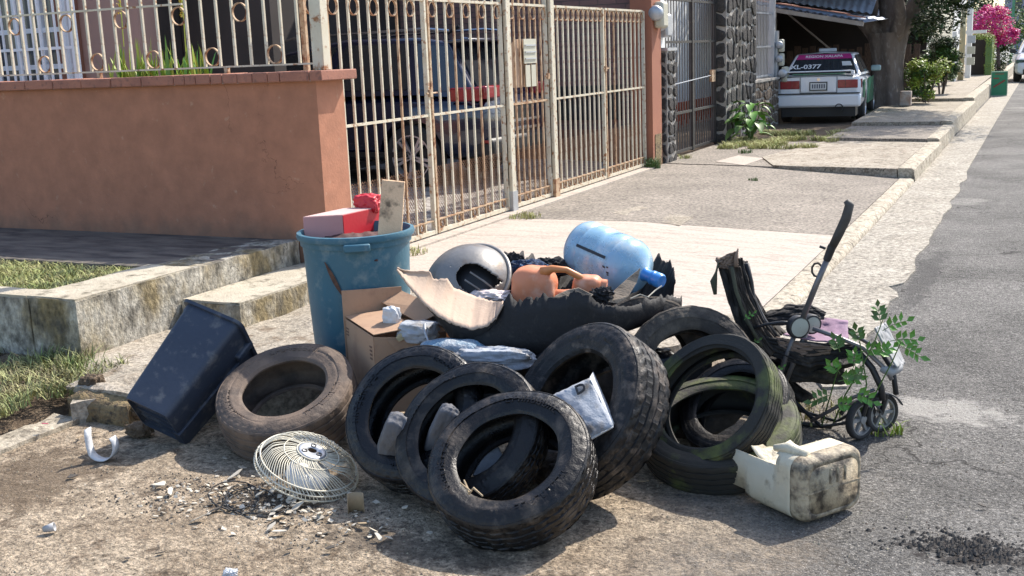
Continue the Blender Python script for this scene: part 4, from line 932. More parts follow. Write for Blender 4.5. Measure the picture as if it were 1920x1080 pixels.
# green board
g = M('green_board_paint', (.03, .22, .11), (.045, .25, .13), 4, rough=.6, bump=0)
t = thing('green_sign_board', 'green A-frame sign board standing at the far kerb', 'sign board', (-1.3, 34, 0)); a = aty(1857, 178, 34); c = aty(1888, 178, 34); zt = aty(1870, 134, 34).z
zb = .33
a.x += 0; b = MB(); b.box(a.x, c.x, 33.98, 34.0, .02, zt); b.build('front_panel', g, t, bevel=.01)
b = MB(); b.box(a.x, c.x, 34.0, 34.02, .02, zt, Matrix.Translation((0, 34, zt)) @ Matrix.Rotation(R(18), 4, 'X') @ Matrix.Translation((0, -34, -zt))); b.build('back_panel', g, t)
for (x0, x1, z0, z1) in ((a.x, c.x, .02, .045), (a.x, c.x, zt-.025, zt), (a.x, a.x+.02, .046, zt-.026), (c.x-.02, c.x, .046, zt-.026)): bx('edge_strip', x0, x1, 33.965, 33.979, z0, z1, M('pale_green_strip', (.25, .4, .3), rough=.6, bump=0), t)
mx = (a.x+c.x)/2; wv = (c.x-a.x)
b = MB(); b.box(-.17, .17, -.004, 0, -.02, .02, Matrix.Translation((mx, 33.978, (zt+.02)/2)) @ Matrix.Rotation(R(-33), 4, 'Y')); b.build('red_stripe', M('dull_red_print', (.3, .06, .05), rough=.6, bump=0), t)
bx('print_line', a.x+.06, a.x+.2, 33.974, 33.978, zt-.2, zt-.17, M('dull_red_print', (.3, .06, .05)), t); bx('print_line', a.x+.1, c.x-.1, 33.974, 33.978, zt-.08, zt-.06, M('dull_red_print', (.3, .06, .05)), t)
# far end
t = thing('far_grey_building', 'pale violet grey building closing the street end', 'building', (0, 120, 0)); bx('wall', -4.3, 10, 120, 130, 0, 14, M('violet_grey_plaster', (.34, .33, .40), (.3, .29, .36), 1, rough=.9), t)
for k in range(6):
    for j in range(4): bx('window', -3.6+k*1.6, -2.8+k*1.6, 119.94, 119.99, 1.4+j*2.6, 2.8+j*2.6, glassd, t)
bush('far_street_tree', 'grey-green street tree above the far bougainvillea', 'tree', (-2.6, 75, .2), 3.2, 6.5, 40, .22, [(leafm, .8), (leafy, .2)], stems=4)
t = thing('far_lamp_post', 'thin green lamp post near the street end', 'lamp post', (-1.8, 70, 0)); p = aty(1896, 100, 60); b = MB(); b.tube([(p.x, 60, 0), (p.x, 60, 7)], .07); b.build('pole', taxig, t); b = MB(); b.tube([(p.x, 60, 5.4), (p.x+1.8, 60, 5.5)], .035); b.build('arm', metals, t)
for i, (px_, zt_, yy) in enumerate(((-6, 3.2, 33), (-6.2, 3.6, 45), (-6.5, 4.2, 58))):
    t = thing('garden_house', ['low pale house hidden behind the dark shrubs', 'cream house behind the clipped hedge', 'grey house behind the bougainvillea'][i], 'house', (px_, yy, 0))
    bx('wall', px_-6, px_+2.2, yy, yy+9, 0, zt_, [whitew, meterm, whitew][i], t); bx('roof', px_-6.2, px_+2.4, yy-.2, yy+9.2, zt_+.002, zt_+.15, darkm, t)

# ================================================================== THE DUMPED THINGS
def rubber(name, base, dust, t3=.56, rough=.6, c3s=9, rv=.15, b2=None):
    return M(name, base, b2 or tuple(v*1.6 for v in base), 5, c3=dust, sc3=c3s, t3=t3, w3=.1, rough=rough, bump=.6, bsc=70, bdist=.006, rvar=rv, spec=.38)
r_brown = rubber('dusty_brown_rubber', (.075, .058, .048), (.17, .125, .095), .50, .75)
r_wet = rubber('glossy_black_rubber', (.006, .006, .007), (.045, .038, .032), .68, .30, rv=.16)
r_black = rubber('scuffed_black_rubber', (.008, .0072, .0072), (.09, .075, .06), .64, .42)
r_front = rubber('weathered_black_rubber', (.0085, .0078, .0078), (.10, .08, .063), .64, .36)
r_big = rubber('grey_brown_worn_rubber', (.010, .009, .009), (.14, .11, .088), .62, .5, c3s=16)
r_moss = M('mossy_rubber', (.022, .021, .018), (.034, .031, .024), 4, c3=(.13, .16, .04), sc3=3.6, t3=.61, w3=.08, rough=.75, bump=.5, bsc=60, bdist=.006)
r_dusty = rubber('dusty_grey_rubber', (.035, .030, .026), (.13, .108, .085), .55, .8)
def axis_mat(C, az, el, spin=0):
    n = Vector((-math.sin(az)*math.cos(el), -math.cos(az)*math.cos(el), math.sin(el)))
    return Matrix.Translation(Vector(C)) @ n.to_track_quat('Z', 'Y').to_matrix().to_4x4() @ Matrix.Rotation(spin, 4, 'Z')
def tyre(label, C, az, el, Ro, W, mat, matt=None, rim=.62, seed=0, tread='block', ridge=True, sag=.0, thick=.013):
    t = thing('tyre', label, 'tyre', None, 'dumped car tyres', mat=axis_mat(C, R(az), R(el), seed*1.3))
    n = 160; ri = Ro*rim
    def warp(r, tt): return r*(1+.006*math.sin(2*tt+seed)+sag*math.sin(3*tt+seed*2))
    rs = random.Random(seed)
    ts = [(.985, -.40), (.992, -.37), (.996, -.33), (.997, -.27), (.98, -.255), (.98, -.235), (.999, -.22), (1, -.10), (.981, -.09), (.981, -.07), (1, -.055), (1, .055), (.981, .07), (.981, .09), (1, .10), (.999, .22), (.98, .235), (.98, .255), (.997, .27), (.996, .33), (.992, .37), (.985, .40)]
    def tf(i, tt, r, z):
        j = int(round(tt/(2*math.pi)*n)); zz = z/W; sh = int(j+abs(zz)*14) % 4
        dr = 0
        if tread == 'block' and sh == 0 and (abs(zz) > .26 or (.1 <= abs(zz) <= .22)): dr = -.0065
        if tread == 'sipe' and int(j+zz*30) % 5 == 0 and abs(zz) > .09: dr = -.006
        if tread == 'worn' and sh == 0 and abs(zz) > .3: dr = -.003
        return warp(r+dr+.0015*math.sin(tt*23+seed), tt), z
    b = MB(); b.lathe([(Ro*a, W*z) for a, z in ts], n, fn=tf); b.build('tread', matt or mat, t, smooth=True, sharp=30, local=True)
    def side(s):
        pr = [(Ro*.985, .40), (Ro*.965, .435), (Ro*.955, .432), (Ro*.93, .468), (Ro*.90, .485), (Ro*.885, .482), (Ro*.86, .5), (Ro*.80, .505), (ri+.055, .49), (ri+.048, .497), (ri+.040, .485), (ri+.022, .455), (ri+.012, .45), (ri+.006, .425), (ri, .40), (ri+.002, .35), (ri+.016, .335)]
        def sf(i, tt, r, z):
            dz = 0
            if ridge and i in (6, 7) : dz = .0022*(1 if int(tt*57.3/2.2) % 2 else 0)
            if ridge and i == 7 and (int(tt*4+seed) % 3 == 0) and int(tt*33) % 3: dz += .0035
            if i in (3, 4) and int(tt/(2*math.pi)*80) % 2 and tread != 'none': dz += -.003
            return warp(r, tt)+.0015*math.sin(7*tt+seed+i*.3), z+s*dz
        b = MB(); b.lathe([(r, s*W*z) for r, z in pr], n, fn=sf); b.build('sidewall', mat, t, smooth=True, sharp=35, local=True)
    side(1); side(-1)
    if seed in (1, 4, 2):
        b = MB(); rl = random.Random(seed+50)
        for st_ in (0, 2.1, 4.2):
            for k in range(9):
                a = st_+k*.105; r0_ = Ro*.80; hgt = Ro*.085; wd = Ro*.055
                T4 = Matrix.Rotation(a, 4, 'Z') @ Matrix.Translation((r0_, 0, W*.503))
                for sx_, sy_, ww_, hh_ in rl.sample([(0, -.4, 1, .22), (0, .4, 1, .22), (-.45, 0, .15, 1), (.0, 0, .15, 1), (.45, 0, .15, 1)], 3):
                    b.box((sx_-ww_/2)*hgt, (sx_+ww_/2)*hgt, (sy_-hh_/2)*wd, (sy_+hh_/2)*wd, -.002, .0022, T4)
        b.build('raised_sidewall_marking', mat, t, local=True, kind='stuff')
    b = MB(); b.lathe([(ri+.016, -W*.335), (ri+.05, -W*.44), (Ro*.84, -W*.46), (Ro*.92, -W*.40), (Ro-thick, -W*.3), (Ro-thick, W*.3), (Ro*.92, W*.40), (Ro*.84, W*.46), (ri+.05, W*.44), (ri+.016, W*.335)], n//2, fn=lambda i, tt, r, z: (warp(r, tt)-.001, z)); b.build('inner_liner', mat, t, smooth=True, local=True)
    return t
tyre('brown dusty tyre lying tilted at the left of the pile behind the white fan guard', (-2.965, 3.844, .188), -12, 66, .31, .21, r_brown, rim=.60, seed=1, tread='worn')
tyre('glossy black tyre leaning between the brown tyre and the middle tyres', (-2.175, 3.63, .262), 0, 40, .29, .19, r_wet, r_black, rim=.64, seed=2, tread='sipe')
tyre('thin black tyre standing just behind the front tyre, second from the front', (-1.875, 3.50, .262), 6, 43, .295, .145, r_black, rim=.66, seed=3, tread='block')
tyre('frontmost black tyre leaning back, closest to the camera', (-1.64, 3.355, .224), -2, 55, .295, .19, r_front, rim=.62, seed=4, tread='sipe')
tyre('biggest tyre with lit worn tread right of the front tyre, printed sack in its hole', (-1.54, 3.82, .305), 30, 36, .335, .22, r_big, r_big, rim=.60, seed=5, tread='block')
tyre('dusty tyre with pale tread half hidden at the back beside the big tyre', (-1.56, 4.60, .295), -30, 16, .285, .13, r_dusty, rim=.62, seed=6, tread='sipe')
tyre('dark brown tyre at the back between the big tyre and the stroller', (-1.335, 4.50, .285), -27, 22, .285, .16, r_dusty, r_dusty, rim=.62, seed=7, tread='sipe')
tyre('thin bald tyre with lime green moss leaning at the right of the pile', (-1.12, 4.08, .30), 20, 38, .275, .12, r_moss, r_moss, rim=.76, seed=8, tread='none', ridge=False, sag=.012)
tyre('small mossy edged tyre seen through the thin bald tyre', (-1.08, 4.30, .205), 20, 50, .235, .12, r_black, rim=.66, seed=9, tread='none', ridge=False)
tyre('mossy tyre lying nearly flat at the bottom right beside the cut jerrycan', (-1.11, 4.15, .155), 6, 72, .315, .16, r_moss, rim=.68, seed=10, tread='none', ridge=False)

# --- blue bin with its load
binb = M('faded_blue_plastic', (.05, .155, .215), (.036, .12, .17), 3, c3=(.14, .22, .25), sc3=13, t3=.61, rough=.5, bump=.15, bsc=50)
BC = Vector((-3.03, 4.56, .13))
t = thing('blue_bin', 'tall round faded blue plastic bin filled with rubbish by the gate', 'bin', BC)
b = MB()
def ribs(i, tt, r, z):
    a = (tt-math.radians(-57)+math.pi) % (2*math.pi)-math.pi
    if abs(a) < .38 and .15 < z < .60: r -= .0025*(.5+.5*math.cos(a*120))
    return r, z
b.lathe([(.001, 0), (.222, 0), (.229, .012), (.237, .15), (.246, .34), (.257, .6), (.261, .655), (.270, .657), (.272, .685), (.284, .687), (.288, .70), (.284, .716), (.268, .718), (.259, .70), (.255, .64), (.23, .03), (.001, .02)], 220, fn=ribs, mat=Matrix.Translation(BC)); b.build('body', binb, t, smooth=True, sharp=40)
def at_bin(a, r, z): return BC+Vector((r*math.cos(a), r*math.sin(a), z))
ca = math.atan2(-4.56, 3.03)   # towards the camera
for k, a in enumerate((ca-.0, ca+math.pi)):
    b = MB(); n = Vector((math.cos(a), math.sin(a), 0)); s = Vector((-n.y, n.x, 0)); c = at_bin(a, .279, .668)
    m = Matrix((n, s, Vector((0, 0, 1)))).transposed().to_4x4(); m.translation = c
    b.box(-.02, .028, -.062, .062, -.018, .02, m); b.build('handle', binb, t, bevel=.008)
b = MB(); rows = []
for i in range(10):
    s = i/9; a = ca-.62+.30*s; z = .60-.16*s; ww = .010*(math.sin(s*3.1)+.25)
    rr = .237+(z-.15)*.046+.003; rows.append([at_bin(a-ww*2.2, rr+.004, z-ww), at_bin(a, rr+.006, z), at_bin(a+ww*2.2, rr+.004, z+ww)])
b.grid(rows); b.build('burn_scar', M('charred_brown', (.05, .03, .025), (.16, .08, .05), 30, rough=.9), t, fixn=False)
pinkb = M('faded_pink_card', (.55, .28, .27), (.50, .24, .23), 4, c3=(.4, .14, .13), sc3=8, t3=.66, rough=.7, bump=.1)
redb = M('bright_red_card', (.58, .02, .035), (.5, .02, .03), 4, rough=.45, bump=.1)
redw = M('white_print_on_red', (.75, .6, .6), rough=.6, bump=0)
Y0 = 5.36
P = lambda x, y, D: vp(x, y, D)
def hexa(name, f, depthv, mat, parent=None, bevel=.003, smooth=False):
    b = MB(); b.prism(f, depthv); return b.build(name, mat, parent, bevel=bevel)
zt = BC.z+.78; zb = BC.z+.66
q = [at(570, 404, zt), at(642, 400, zt), at(714, 386, zt), at(655, 389, zt)]
a0, a1, a2 = at(569, 408, zt), at(642, 404, zt), at(714, 388, zt-.0); a3 = a0+(a2-a1)
t = thing('red_carton', 'red carton with a faded pink side lying on top of the blue bin', 'carton', a1-Vector((0, 0, .1)))
up = Vector((0, 0, -.11)); th = .003
def panel(name, q, mat, parent, th=.004): 
    q = [Vector(p) for p in q]; n = (q[1]-q[0]).cross(q[3]-q[0]).normalized(); b = MB(); b.prism(q, n*th); return b.build(name, mat, parent)
panel('pink_side', [a0+up, a1+up, a1, a0], pinkb, t); panel('red_end', [a1+up, a2+up, a2, a1], redb, t); panel('far_side', [a2+up, a3+up, a3, a2], redb, t); panel('far_end', [a3+up, a0+up, a0, a3], pinkb, t)
panel('lid', [a0, a1, a2, a3], M('pale_pink_card', (.62, .42, .39), (.56, .36, .33), 5, rough=.7, bump=.1), t)
def lump(name, c, dims, mat, seed=0, amp=.25, fr=3., rot=(0, 0, 0), parent=None, sub=5, crease=True, lowcut=None):
    bm = bmesh.new(); bmesh.ops.create_icosphere(bm, subdivisions=sub, radius=1)
    for v in bm.verts:
        p = v.co.copy(); q = Vector((p.x*fr+seed*7.1, p.y*fr, p.z*fr))
        e = noise.fractal(q, 1., 2., 3)
        if crease: e = .5*e - .8*abs(noise.noise(q*1.1))-.25*abs(noise.noise(q*2.3))
        # pull towards a box for bag-like corners
        m_ = max(abs(p.x), abs(p.y), abs(p.z)); p2 = p.lerp(p/m_, .45); v.co = p2*(1+amp*e)
    Mx = Matrix.Translation(c) @ Matrix.Rotation(rot[2], 4, 'Z') @ Matrix.Rotation(rot[1], 4, 'Y') @ Matrix.Rotation(rot[0], 4, 'X') @ Matrix.Diagonal((*dims, 1))
    bm.transform(Mx)
    b = MB(); b.v = [tuple(v.co) for v in bm.verts]; b.f = [tuple(v.index for v in f.verts) for f in bm.faces]; bm.free()
    return b.build(name, mat, parent, smooth=True, sharp=50 if crease else None)
o = lump('red_bag', at(690, 382, BC.z+.8), (.075, .05, .055), redb, 3, .28, 1.6); tag(o, 'crumpled shiny red bag stuck behind the red carton in the bin', 'bag')
boardm = M('stained_chipboard', (.80, .55, .34), (.62, .41, .25), 5, c3=(.16, .11, .07), sc3=8, t3=.62, w3=.06, rough=.9, bump=.4)
q = [P(707, 452, 5.30), P(752, 452, 5.32), P(759, 341, 5.42), P(716, 337, 5.40)]
b = MB(); b.prism(q, HD*.022); o = b.build('wooden_board', boardm, bevel=.003); tag(o, 'stained brown board standing upright in the blue bin', 'board')
o = lump('dark_rubbish_bag', BC+Vector((.02, .03, .60)), (.21, .21, .09), M('dark_red_brown_rag', (.10, .035, .03), (.05, .03, .03), 6, rough=.8, bump=.3), 8, .3, 2.5); tag(o, 'dark red brown rag filling the blue bin under the carton', 'rag')

# --- tipped grey bin
greyb = M('dark_slate_plastic', (.036, .048, .075), (.028, .037, .058), 3, c3=(.11, .115, .125), sc3=14, t3=.62, rough=.5, bump=.12, bsc=40)
RM = Matrix(((-.955, .2466, .1649), (-.028, -.6283, .7775), (.2953, .7379, .6069))).to_4x4(); RM.translation = Vector((-3.52, 3.598, .122))
t = thing('grey_bin', 'dark slate square plastic bin tipped over against the broken kerb', 'bin', mat=RM)
def rrect(hx, hy, r, z, n=5):
    out = []
    for cx_, cy_, a0_ in ((hx-r, hy-r, 0), (-hx+r, hy-r, 90), (-hx+r, -hy+r, 180), (hx-r, -hy+r, 270)):
        for k in range(n+1): a = R(a0_+90*k/n); out.append(Vector((cx_+r*math.cos(a), cy_+r*math.sin(a), z)))
    return out
b = MB(); L_ = .52
def loftr(b, rings):
    k = len(rings[0]); vs = [p for r in rings for p in r]; b.add(vs, [(i*k+j, i*k+(j+1) % k, (i+1)*k+(j+1) % k, (i+1)*k+j) for i in range(len(rings)-1) for j in range(k)])
rg = [rrect(.118, .125, .03, 0), rrect(.122, .128, .03, .02), rrect(.146, .156, .03, L_-.05), rrect(.15, .16, .03, L_-.04), rrect(.15, .16, .03, L_-.012), rrect(.165, .175, .035, L_-.010), rrect(.168, .178, .035, L_+.004), rrect(.145, .155, .03, L_+.004), rrect(.135, .145, .03, L_-.06), rrect(.11, .117, .03, .03)]
loftr(b, rg); k = len(rg[0]); b.add(rg[-1], [tuple(range(k))]); b.build('body', greyb, t, smooth=True, sharp=40, local=True)
b = MB(); rr_ = [rrect(.118, .125, .03, 0), rrect(.111, .118, .028, -.001), rrect(.106, .113, .028, .10)]; loftr(b, rr_); b.add(rr_[-1], [tuple(range(k))]); b.build('base_recess', greyb, t, smooth=True, sharp=40, local=True)
for i in range(7):
    b = MB(); b.box(-.106, .106, -.10+i*.028, -.095+i*.028, .012+.004*(i % 2), .10); b.build('base_rib', greyb, t, local=True)
b = MB()
def sec_(z, hx, hy): return [Vector((-hx-.012, -hy-.004, z)), Vector((-hx+.03, -hy-.004, z)), Vector((-hx+.03, -.03, z)), Vector((-hx-.012, -.03, z))]
loftr(b, [sec_(-.004, .120, .127), sec_(L_-.04, .148, .158)]); b.add(sec_(-.004, .120, .127), [(0, 1, 2, 3)]); b.build('side_flange', greyb, t, local=True, bevel=.004)
b = MB(); b.box(-.17, -.10, -.02, .02, L_-.1, L_+.01); b.build('grip', greyb, t, local=True, bevel=.01)
b = MB(); b.box(-.19, -.12, -.19, -.11, L_-.07, L_-.01); b.build('corner_bracket', greyb, t, local=True, bevel=.012)

# --- cartons
card = M('brown_cardboard', (.42, .27, .175), (.38, .245, .16), 3, c3=(.34, .21, .14), sc3=12, t3=.6, rough=.85, bump=.12, bsc=60)
cardp = M('carton_print', (.18, .11, .08), rough=.9, bump=0)
N_, L2, R2 = Vector((-2.64, 4.06, 0)), Vector((-2.925, 4.265, 0)), Vector((-2.30, 4.315, 0)); B2 = L2+R2-N_
t = thing('cardboard_box', 'brown cardboard box with one flap closed in front of the blue bin', 'box', N_)
zz = {'N': .455, 'L': .475, 'R': .415, 'B': .44}
def V3(p, z): return Vector((p.x, p.y, z))
panel('left_panel', [V3(L2, .10), V3(N_, .10), V3(N_, zz['N']), V3(L2, zz['L'])], card, t); o = panel('front_panel', [V3(N_, .10), V3(R2, .10), V3(R2, zz['R']), V3(N_, zz['N'])], card, t)
panel('back_panel', [V3(B2, .10), V3(L2, .10), V3(L2, zz['L']), V3(B2, zz['B'])], card, t); panel('right_panel', [V3(R2, .10), V3(B2, .10), V3(B2, zz['B']), V3(R2, zz['R'])], card, t)
ft, fb_ = V3(N_, .462), V3(L2, .482); dv = (R2-N_).normalized()
panel('flap', [ft, ft+dv*.19+Vector((0, 0, .02)), fb_+dv*.19+Vector((0, 0, .012)), fb_], card, t); panel('flap', [V3(R2, .41), V3(R2, .41)+Vector((.03, -.02, -.16)), V3(N_.lerp(R2, .45), .26)+Vector((.01, -.012, 0)), V3(N_.lerp(R2, .12), .44)+Vector((.006, -.008, 0))], card, t)
nl = (N_-L2).normalized(); nf = Vector((-nl.y, nl.x, 0)); 
if nf.dot(-N_) < 0: nf = -nf
for k in range(4): 
    c = V3(N_, .40-k*.018)-nl*.045+nf*.0055; b = MB(); b.prism([c, c+nl*.025, c+nl*.025+Vector((0, 0, .008)), c+Vector((0, 0, .008))], nf*.0015); b.build('print_mark', cardp, t)
for k in range(3):
    c = V3(L2, .43-k*.015)+nl*.02+nf*.0055; b = MB(); b.prism([c, c+nl*.03, c+nl*.03+Vector((0, 0, .006)), c+Vector((0, 0, .006))], nf*.0015); b.build('print_mark', cardp, t)
t = thing('cardboard_box', 'open cardboard box standing behind the flapped one with raised back flap', 'box', (-2.8, 4.5, .1))
c1, c2, c3_, c4 = P(640, 545, 5.10), P(752, 537, 5.25), P(835, 590, 5.0), P(720, 600, 4.9)
panel('back_flap', [V3(c1, .12), V3(c2, .12), c2, c1], card, t)
panel('side_panel', [V3(c2, .12), V3(c3_, .12), V3(c3_, .50), V3(c2, c2.z-.02)], card, t)
panel('near_side', [V3(c3_, .12), V3(c3_, .12)+(c1-c2)*.95, V3(c3_, .40)+(c1-c2)*.95, V3(c3_, .42)], card, t)
panel('folded_flap', [c2+Vector((0, 0, -.02)), V3(c3_, .52), V3(c3_, .50)+Vector((-.10, -.07, -.03)), c2+Vector((-.06, -.09, -.06))], card, t)
plasticw = M('crumpled_white_plastic', (.62, .64, .66), (.52, .54, .57), 5, c3=(.32, .30, .27), sc3=8, t3=.62, rough=.5, bump=.4, bsc=30)
plasticg = M('grimy_white_sack', (.42, .45, .49), (.32, .34, .38), 5, c3=(.16, .14, .12), sc3=8, t3=.57, rough=.7, bump=.4, bsc=60)
o = lump('plastic_bag', P(735, 592, 4.95), (.045, .03, .045), plasticw, 1, .22, 1.5); tag(o, 'small white plastic bag poking out between the two cardboard boxes', 'bag')
o = lump('plastic_bag', P(785, 622, 4.85), (.10, .07, .05), plasticg, 2, .25, 1.6); tag(o, 'crumpled grey white bag inside the front cardboard box', 'bag')
b = MB(); b.prism([P(742, 634, 4.80), P(792, 612, 4.86), P(795, 618, 4.86), P(748, 641, 4.80)], Vector((.0, .02, .012))); o = b.build('wood_scrap', M('pale_wood', (.55, .45, .26), (.45, .36, .2), 6, rough=.8)); tag(o, 'short pale yellow wood scrap on the edge of the front cardboard box', 'wood scrap')
b = MB(); b.tube([P(796, 608, 4.75), P(797, 622, 4.72), P(804, 641, 4.68), P(790, 656, 4.62), P(766, 682, 4.5)], .0065, 8); o = b.build('metal_rod', metals, smooth=True); tag(o, 'thin bent grey metal rod hanging over the cardboard box', 'rod')

# --- torn black tank shell with its pale torn piece
blacksh = M('black_tank_plastic', (.012, .012, .014), (.018, .017, .018), 4, c3=(.05, .045, .04), sc3=18, t3=.66, rough=.75, bump=.5, bsc=30, bdist=.01)
beige = M('pale_pink_beige_liner', (.50, .375, .285), (.44, .33, .25), 4, c3=(.24, .18, .13), sc3=26, t3=.68, rough=.85, bump=.3, bsc=60)
def cur(pts, n):
    """sample a px polyline (x, y, D) evenly to 3D points"""
    q = [P(*p) for p in pts]; d = [0]
    for i in range(1, len(q)): d.append(d[-1]+(q[i]-q[i-1]).length)
    out = []
    for i in range(n):
        s = d[-1]*i/(n-1); k = 1
        while k < len(d)-1 and d[k] < s: k += 1
        out.append(q[k-1].lerp(q[k], (s-d[k-1])/max(1e-6, d[k]-d[k-1])))
    return out
n = 150
front = cur([(800, 575, 4.78), (850, 600, 4.66), (900, 610, 4.60), (935, 592, 4.58), (948, 560, 4.58), (1000, 556, 4.58), (1050, 557, 4.58), (1080, 545, 4.58), (1105, 552, 4.58), (1118, 566, 4.60), (1150, 575, 4.62), (1185, 574, 4.68), (1225, 560, 4.78), (1246, 552, 4.85), (1260, 556, 4.9), (1278, 560, 4.95)], n)
low1 = cur([(815, 590, 4.76), (850, 640, 4.60), (900, 658, 4.55), (960, 664, 4.55), (1020, 664, 4.56), (1090, 650, 4.60), (1150, 630, 4.66), (1200, 612, 4.74), (1250, 598, 4.86), (1274, 588, 4.94)], n)
low2 = cur([(830, 580, 4.95), (880, 620, 4.9), (960, 640, 4.9), (1060, 636, 4.92), (1180, 605, 5.0), (1262, 570, 5.08)], n)
back = cur([(935, 470, 5.36), (950, 478, 5.38), (975, 476, 5.40), (990, 488, 5.40), (1020, 486, 5.42), (1050, 488, 5.42), (1090, 486, 5.42), (1140, 500, 5.42), (1180, 500, 5.40), (1226, 500, 5.30), (1236, 486, 5.20), (1262, 494, 5.10), (1266, 535, 5.02)], n)
rows = []
for i in range(n):
    j = .035*round(2.2*noise.noise(Vector((i*.19, 3, 0))))/2.2+.016*round(2*noise.noise(Vector((i*.5, 9, 0))))/2+.006*noise.noise(Vector((i*1.9, 2, 0))); a = front[i]+Vector((0, 0, j)); c = back[i]+Vector((0, 0, 1.8*j))
    l1, l2 = low1[i], low2[i]; row = [a]
    for s in (.25, .5, .75): row.append(a.lerp(l1, s)+(-HD)*.012*math.sin(s*3.14)+Vector((0, 0, .0))+Vector((fbm(i*.05, s), fbm(i*.05, s, 3), 0))*.006)
    row += [l1, l1.lerp(l2, .5)-Vector((0, 0, .012)), l2]
    for s in (.3, .6, .85): row.append(l2.lerp(c, s)+HD*.02)
    row.append(c); rows.append(row)
b = MB(); b.grid(rows); t = thing('torn_tank_shell', 'large torn black plastic tank shell with ragged rim lying on top of the tyres', 'tank shell', low1[n//2]); b.build('shell', blacksh, t, smooth=True, solid=.006, fixn=False)
# beige torn inner piece rising to a tip at the left
up_ = cur([(744, 503, 4.62), (765, 508, 4.66), (806, 508, 4.72), (812, 524, 4.74), (838, 522, 4.76), (850, 540, 4.80), (890, 556, 4.80), (925, 566, 4.74), (944, 566, 4.64)], 70)
dn_ = cur([(744, 506, 4.61), (765, 535, 4.60), (790, 565, 4.58), (820, 592, 4.56), (850, 608, 4.54), (885, 619, 4.53), (915, 610, 4.53), (930, 596, 4.54), (943, 572, 4.56)], 70)
rows = []
for i in range(70):
    j = .006*noise.noise(Vector((i*.7, 5, 0))); a = up_[i]+Vector((0, 0, j)); c = dn_[i]+Vector((0, 0, .010*noise.noise(Vector((i*.8, 8, 0)))))
    rows.append([a.lerp(c, s)+HD*(.03*math.sin(s*3.14))+HD*.006*fbm(i*.08, s*3, 2) for s in [k/10 for k in range(11)]])
b = MB(); b.grid(rows); b.build('pale_torn_piece', beige, t, smooth=True, solid=.006, fixn=False)
rows = [[c+HD*.004, c.lerp(low1[min(n-1, int(i*.55))], .55)+HD*.02, low1[min(n-1, int(i*.55))]] for i, c in enumerate(dn_)]
b = MB(); b.grid(rows[22:]); b.build('torn_edge', blacksh, t, smooth=True, solid=.005, fixn=False)
woodish = M('grey_brown_torn_board', (.27, .22, .17), (.18, .145, .11), 5, c3=(.08, .065, .05), sc3=16, t3=.6, rough=.95, bump=.6, stretch=(1, 4, 1))
b = MB(); b.prism([P(1140, 566, 4.66), P(1152, 545, 4.72), P(1175, 524, 4.76), P(1201, 503, 4.78), P(1194, 530, 4.74), P(1178, 556, 4.68), P(1158, 569, 4.66)], HD*.008); o = b.build('torn_board', woodish); tag(o, 'pointed grey brown torn board in the tank shell below the blue water jug', 'board')
b = MB(); b.prism([P(1040, 556, 4.62), P(1062, 545, 4.64), P(1085, 540, 4.64), P(1112, 553, 4.62), P(1100, 562, 4.6), P(1060, 562, 4.6)], HD*.01); o = b.build('bark_scrap', woodish); tag(o, 'small brown torn scrap on the front rim of the black shell', 'scrap')
charm = M('charred_black_lump', (.016, .016, .018), (.03, .03, .034), 20, rough=.95, bump=1., bsc=30, bdist=.02)
for px_, py_, D, dm, lb in ((958, 496, 5.26, (.075, .05, .06), 'charred black lump at the back left of the tank shell'), (1040, 500, 5.28, (.10, .05, .045), 'charred black lump at the back rim under the blue water jug'), (1128, 553, 4.70, (.055, .04, .035), 'small burnt black lump right of the orange jug neck')):
    o = lump('charred_lump', P(px_, py_, D), dm, charm, px_, .7, 3.2, sub=4); tag(o, lb, 'charred lump')
o = lump('blue_netting', P(985, 520, 5.15), (.13, .07, .08), M('dark_blue_netting', (.012, .03, .085), (.01, .015, .03), 30, c3=(.04, .10, .22), sc3=60, t3=.55, rough=.8, bump=1., bsc=60, bdist=.02), 6, .35, 2.5); tag(o, 'tangled dark blue netting between the steel dome and the orange jug', 'netting')
o = lump('plastic_bag', P(920, 556, 4.92), (.10, .06, .03), M('pinkish_white_plastic', (.66, .58, .56), (.58, .5, .48), 5, rough=.6, bump=.3), 12, .4, 2.2); tag(o, 'pinkish white plastic lying in the shell below the dome opening', 'bag')

o = lump('black_gap_filler', P(1010, 705, 4.62), (.24, .16, .13), M('black_filler_film', (.012, .012, .014), (.02, .02, .022), 6, rough=.4, bump=.4, bsc=20), 81, .25, 1.6, rot=(0, 0, PS)); tag(o, 'added black lump darkening the gap under the torn tank shell', 'bag')  # filler lump added so the gap under the shell stays dark
o = lump('black_gap_filler', P(1230, 700, 4.75), (.10, .12, .12), MATS['black_filler_film'], 82, .25, 1.6, rot=(0, 0, PS)); tag(o, 'added black lump filling the gap between the big tyre and the back tyres', 'bag')  # second added filler lump in the same black
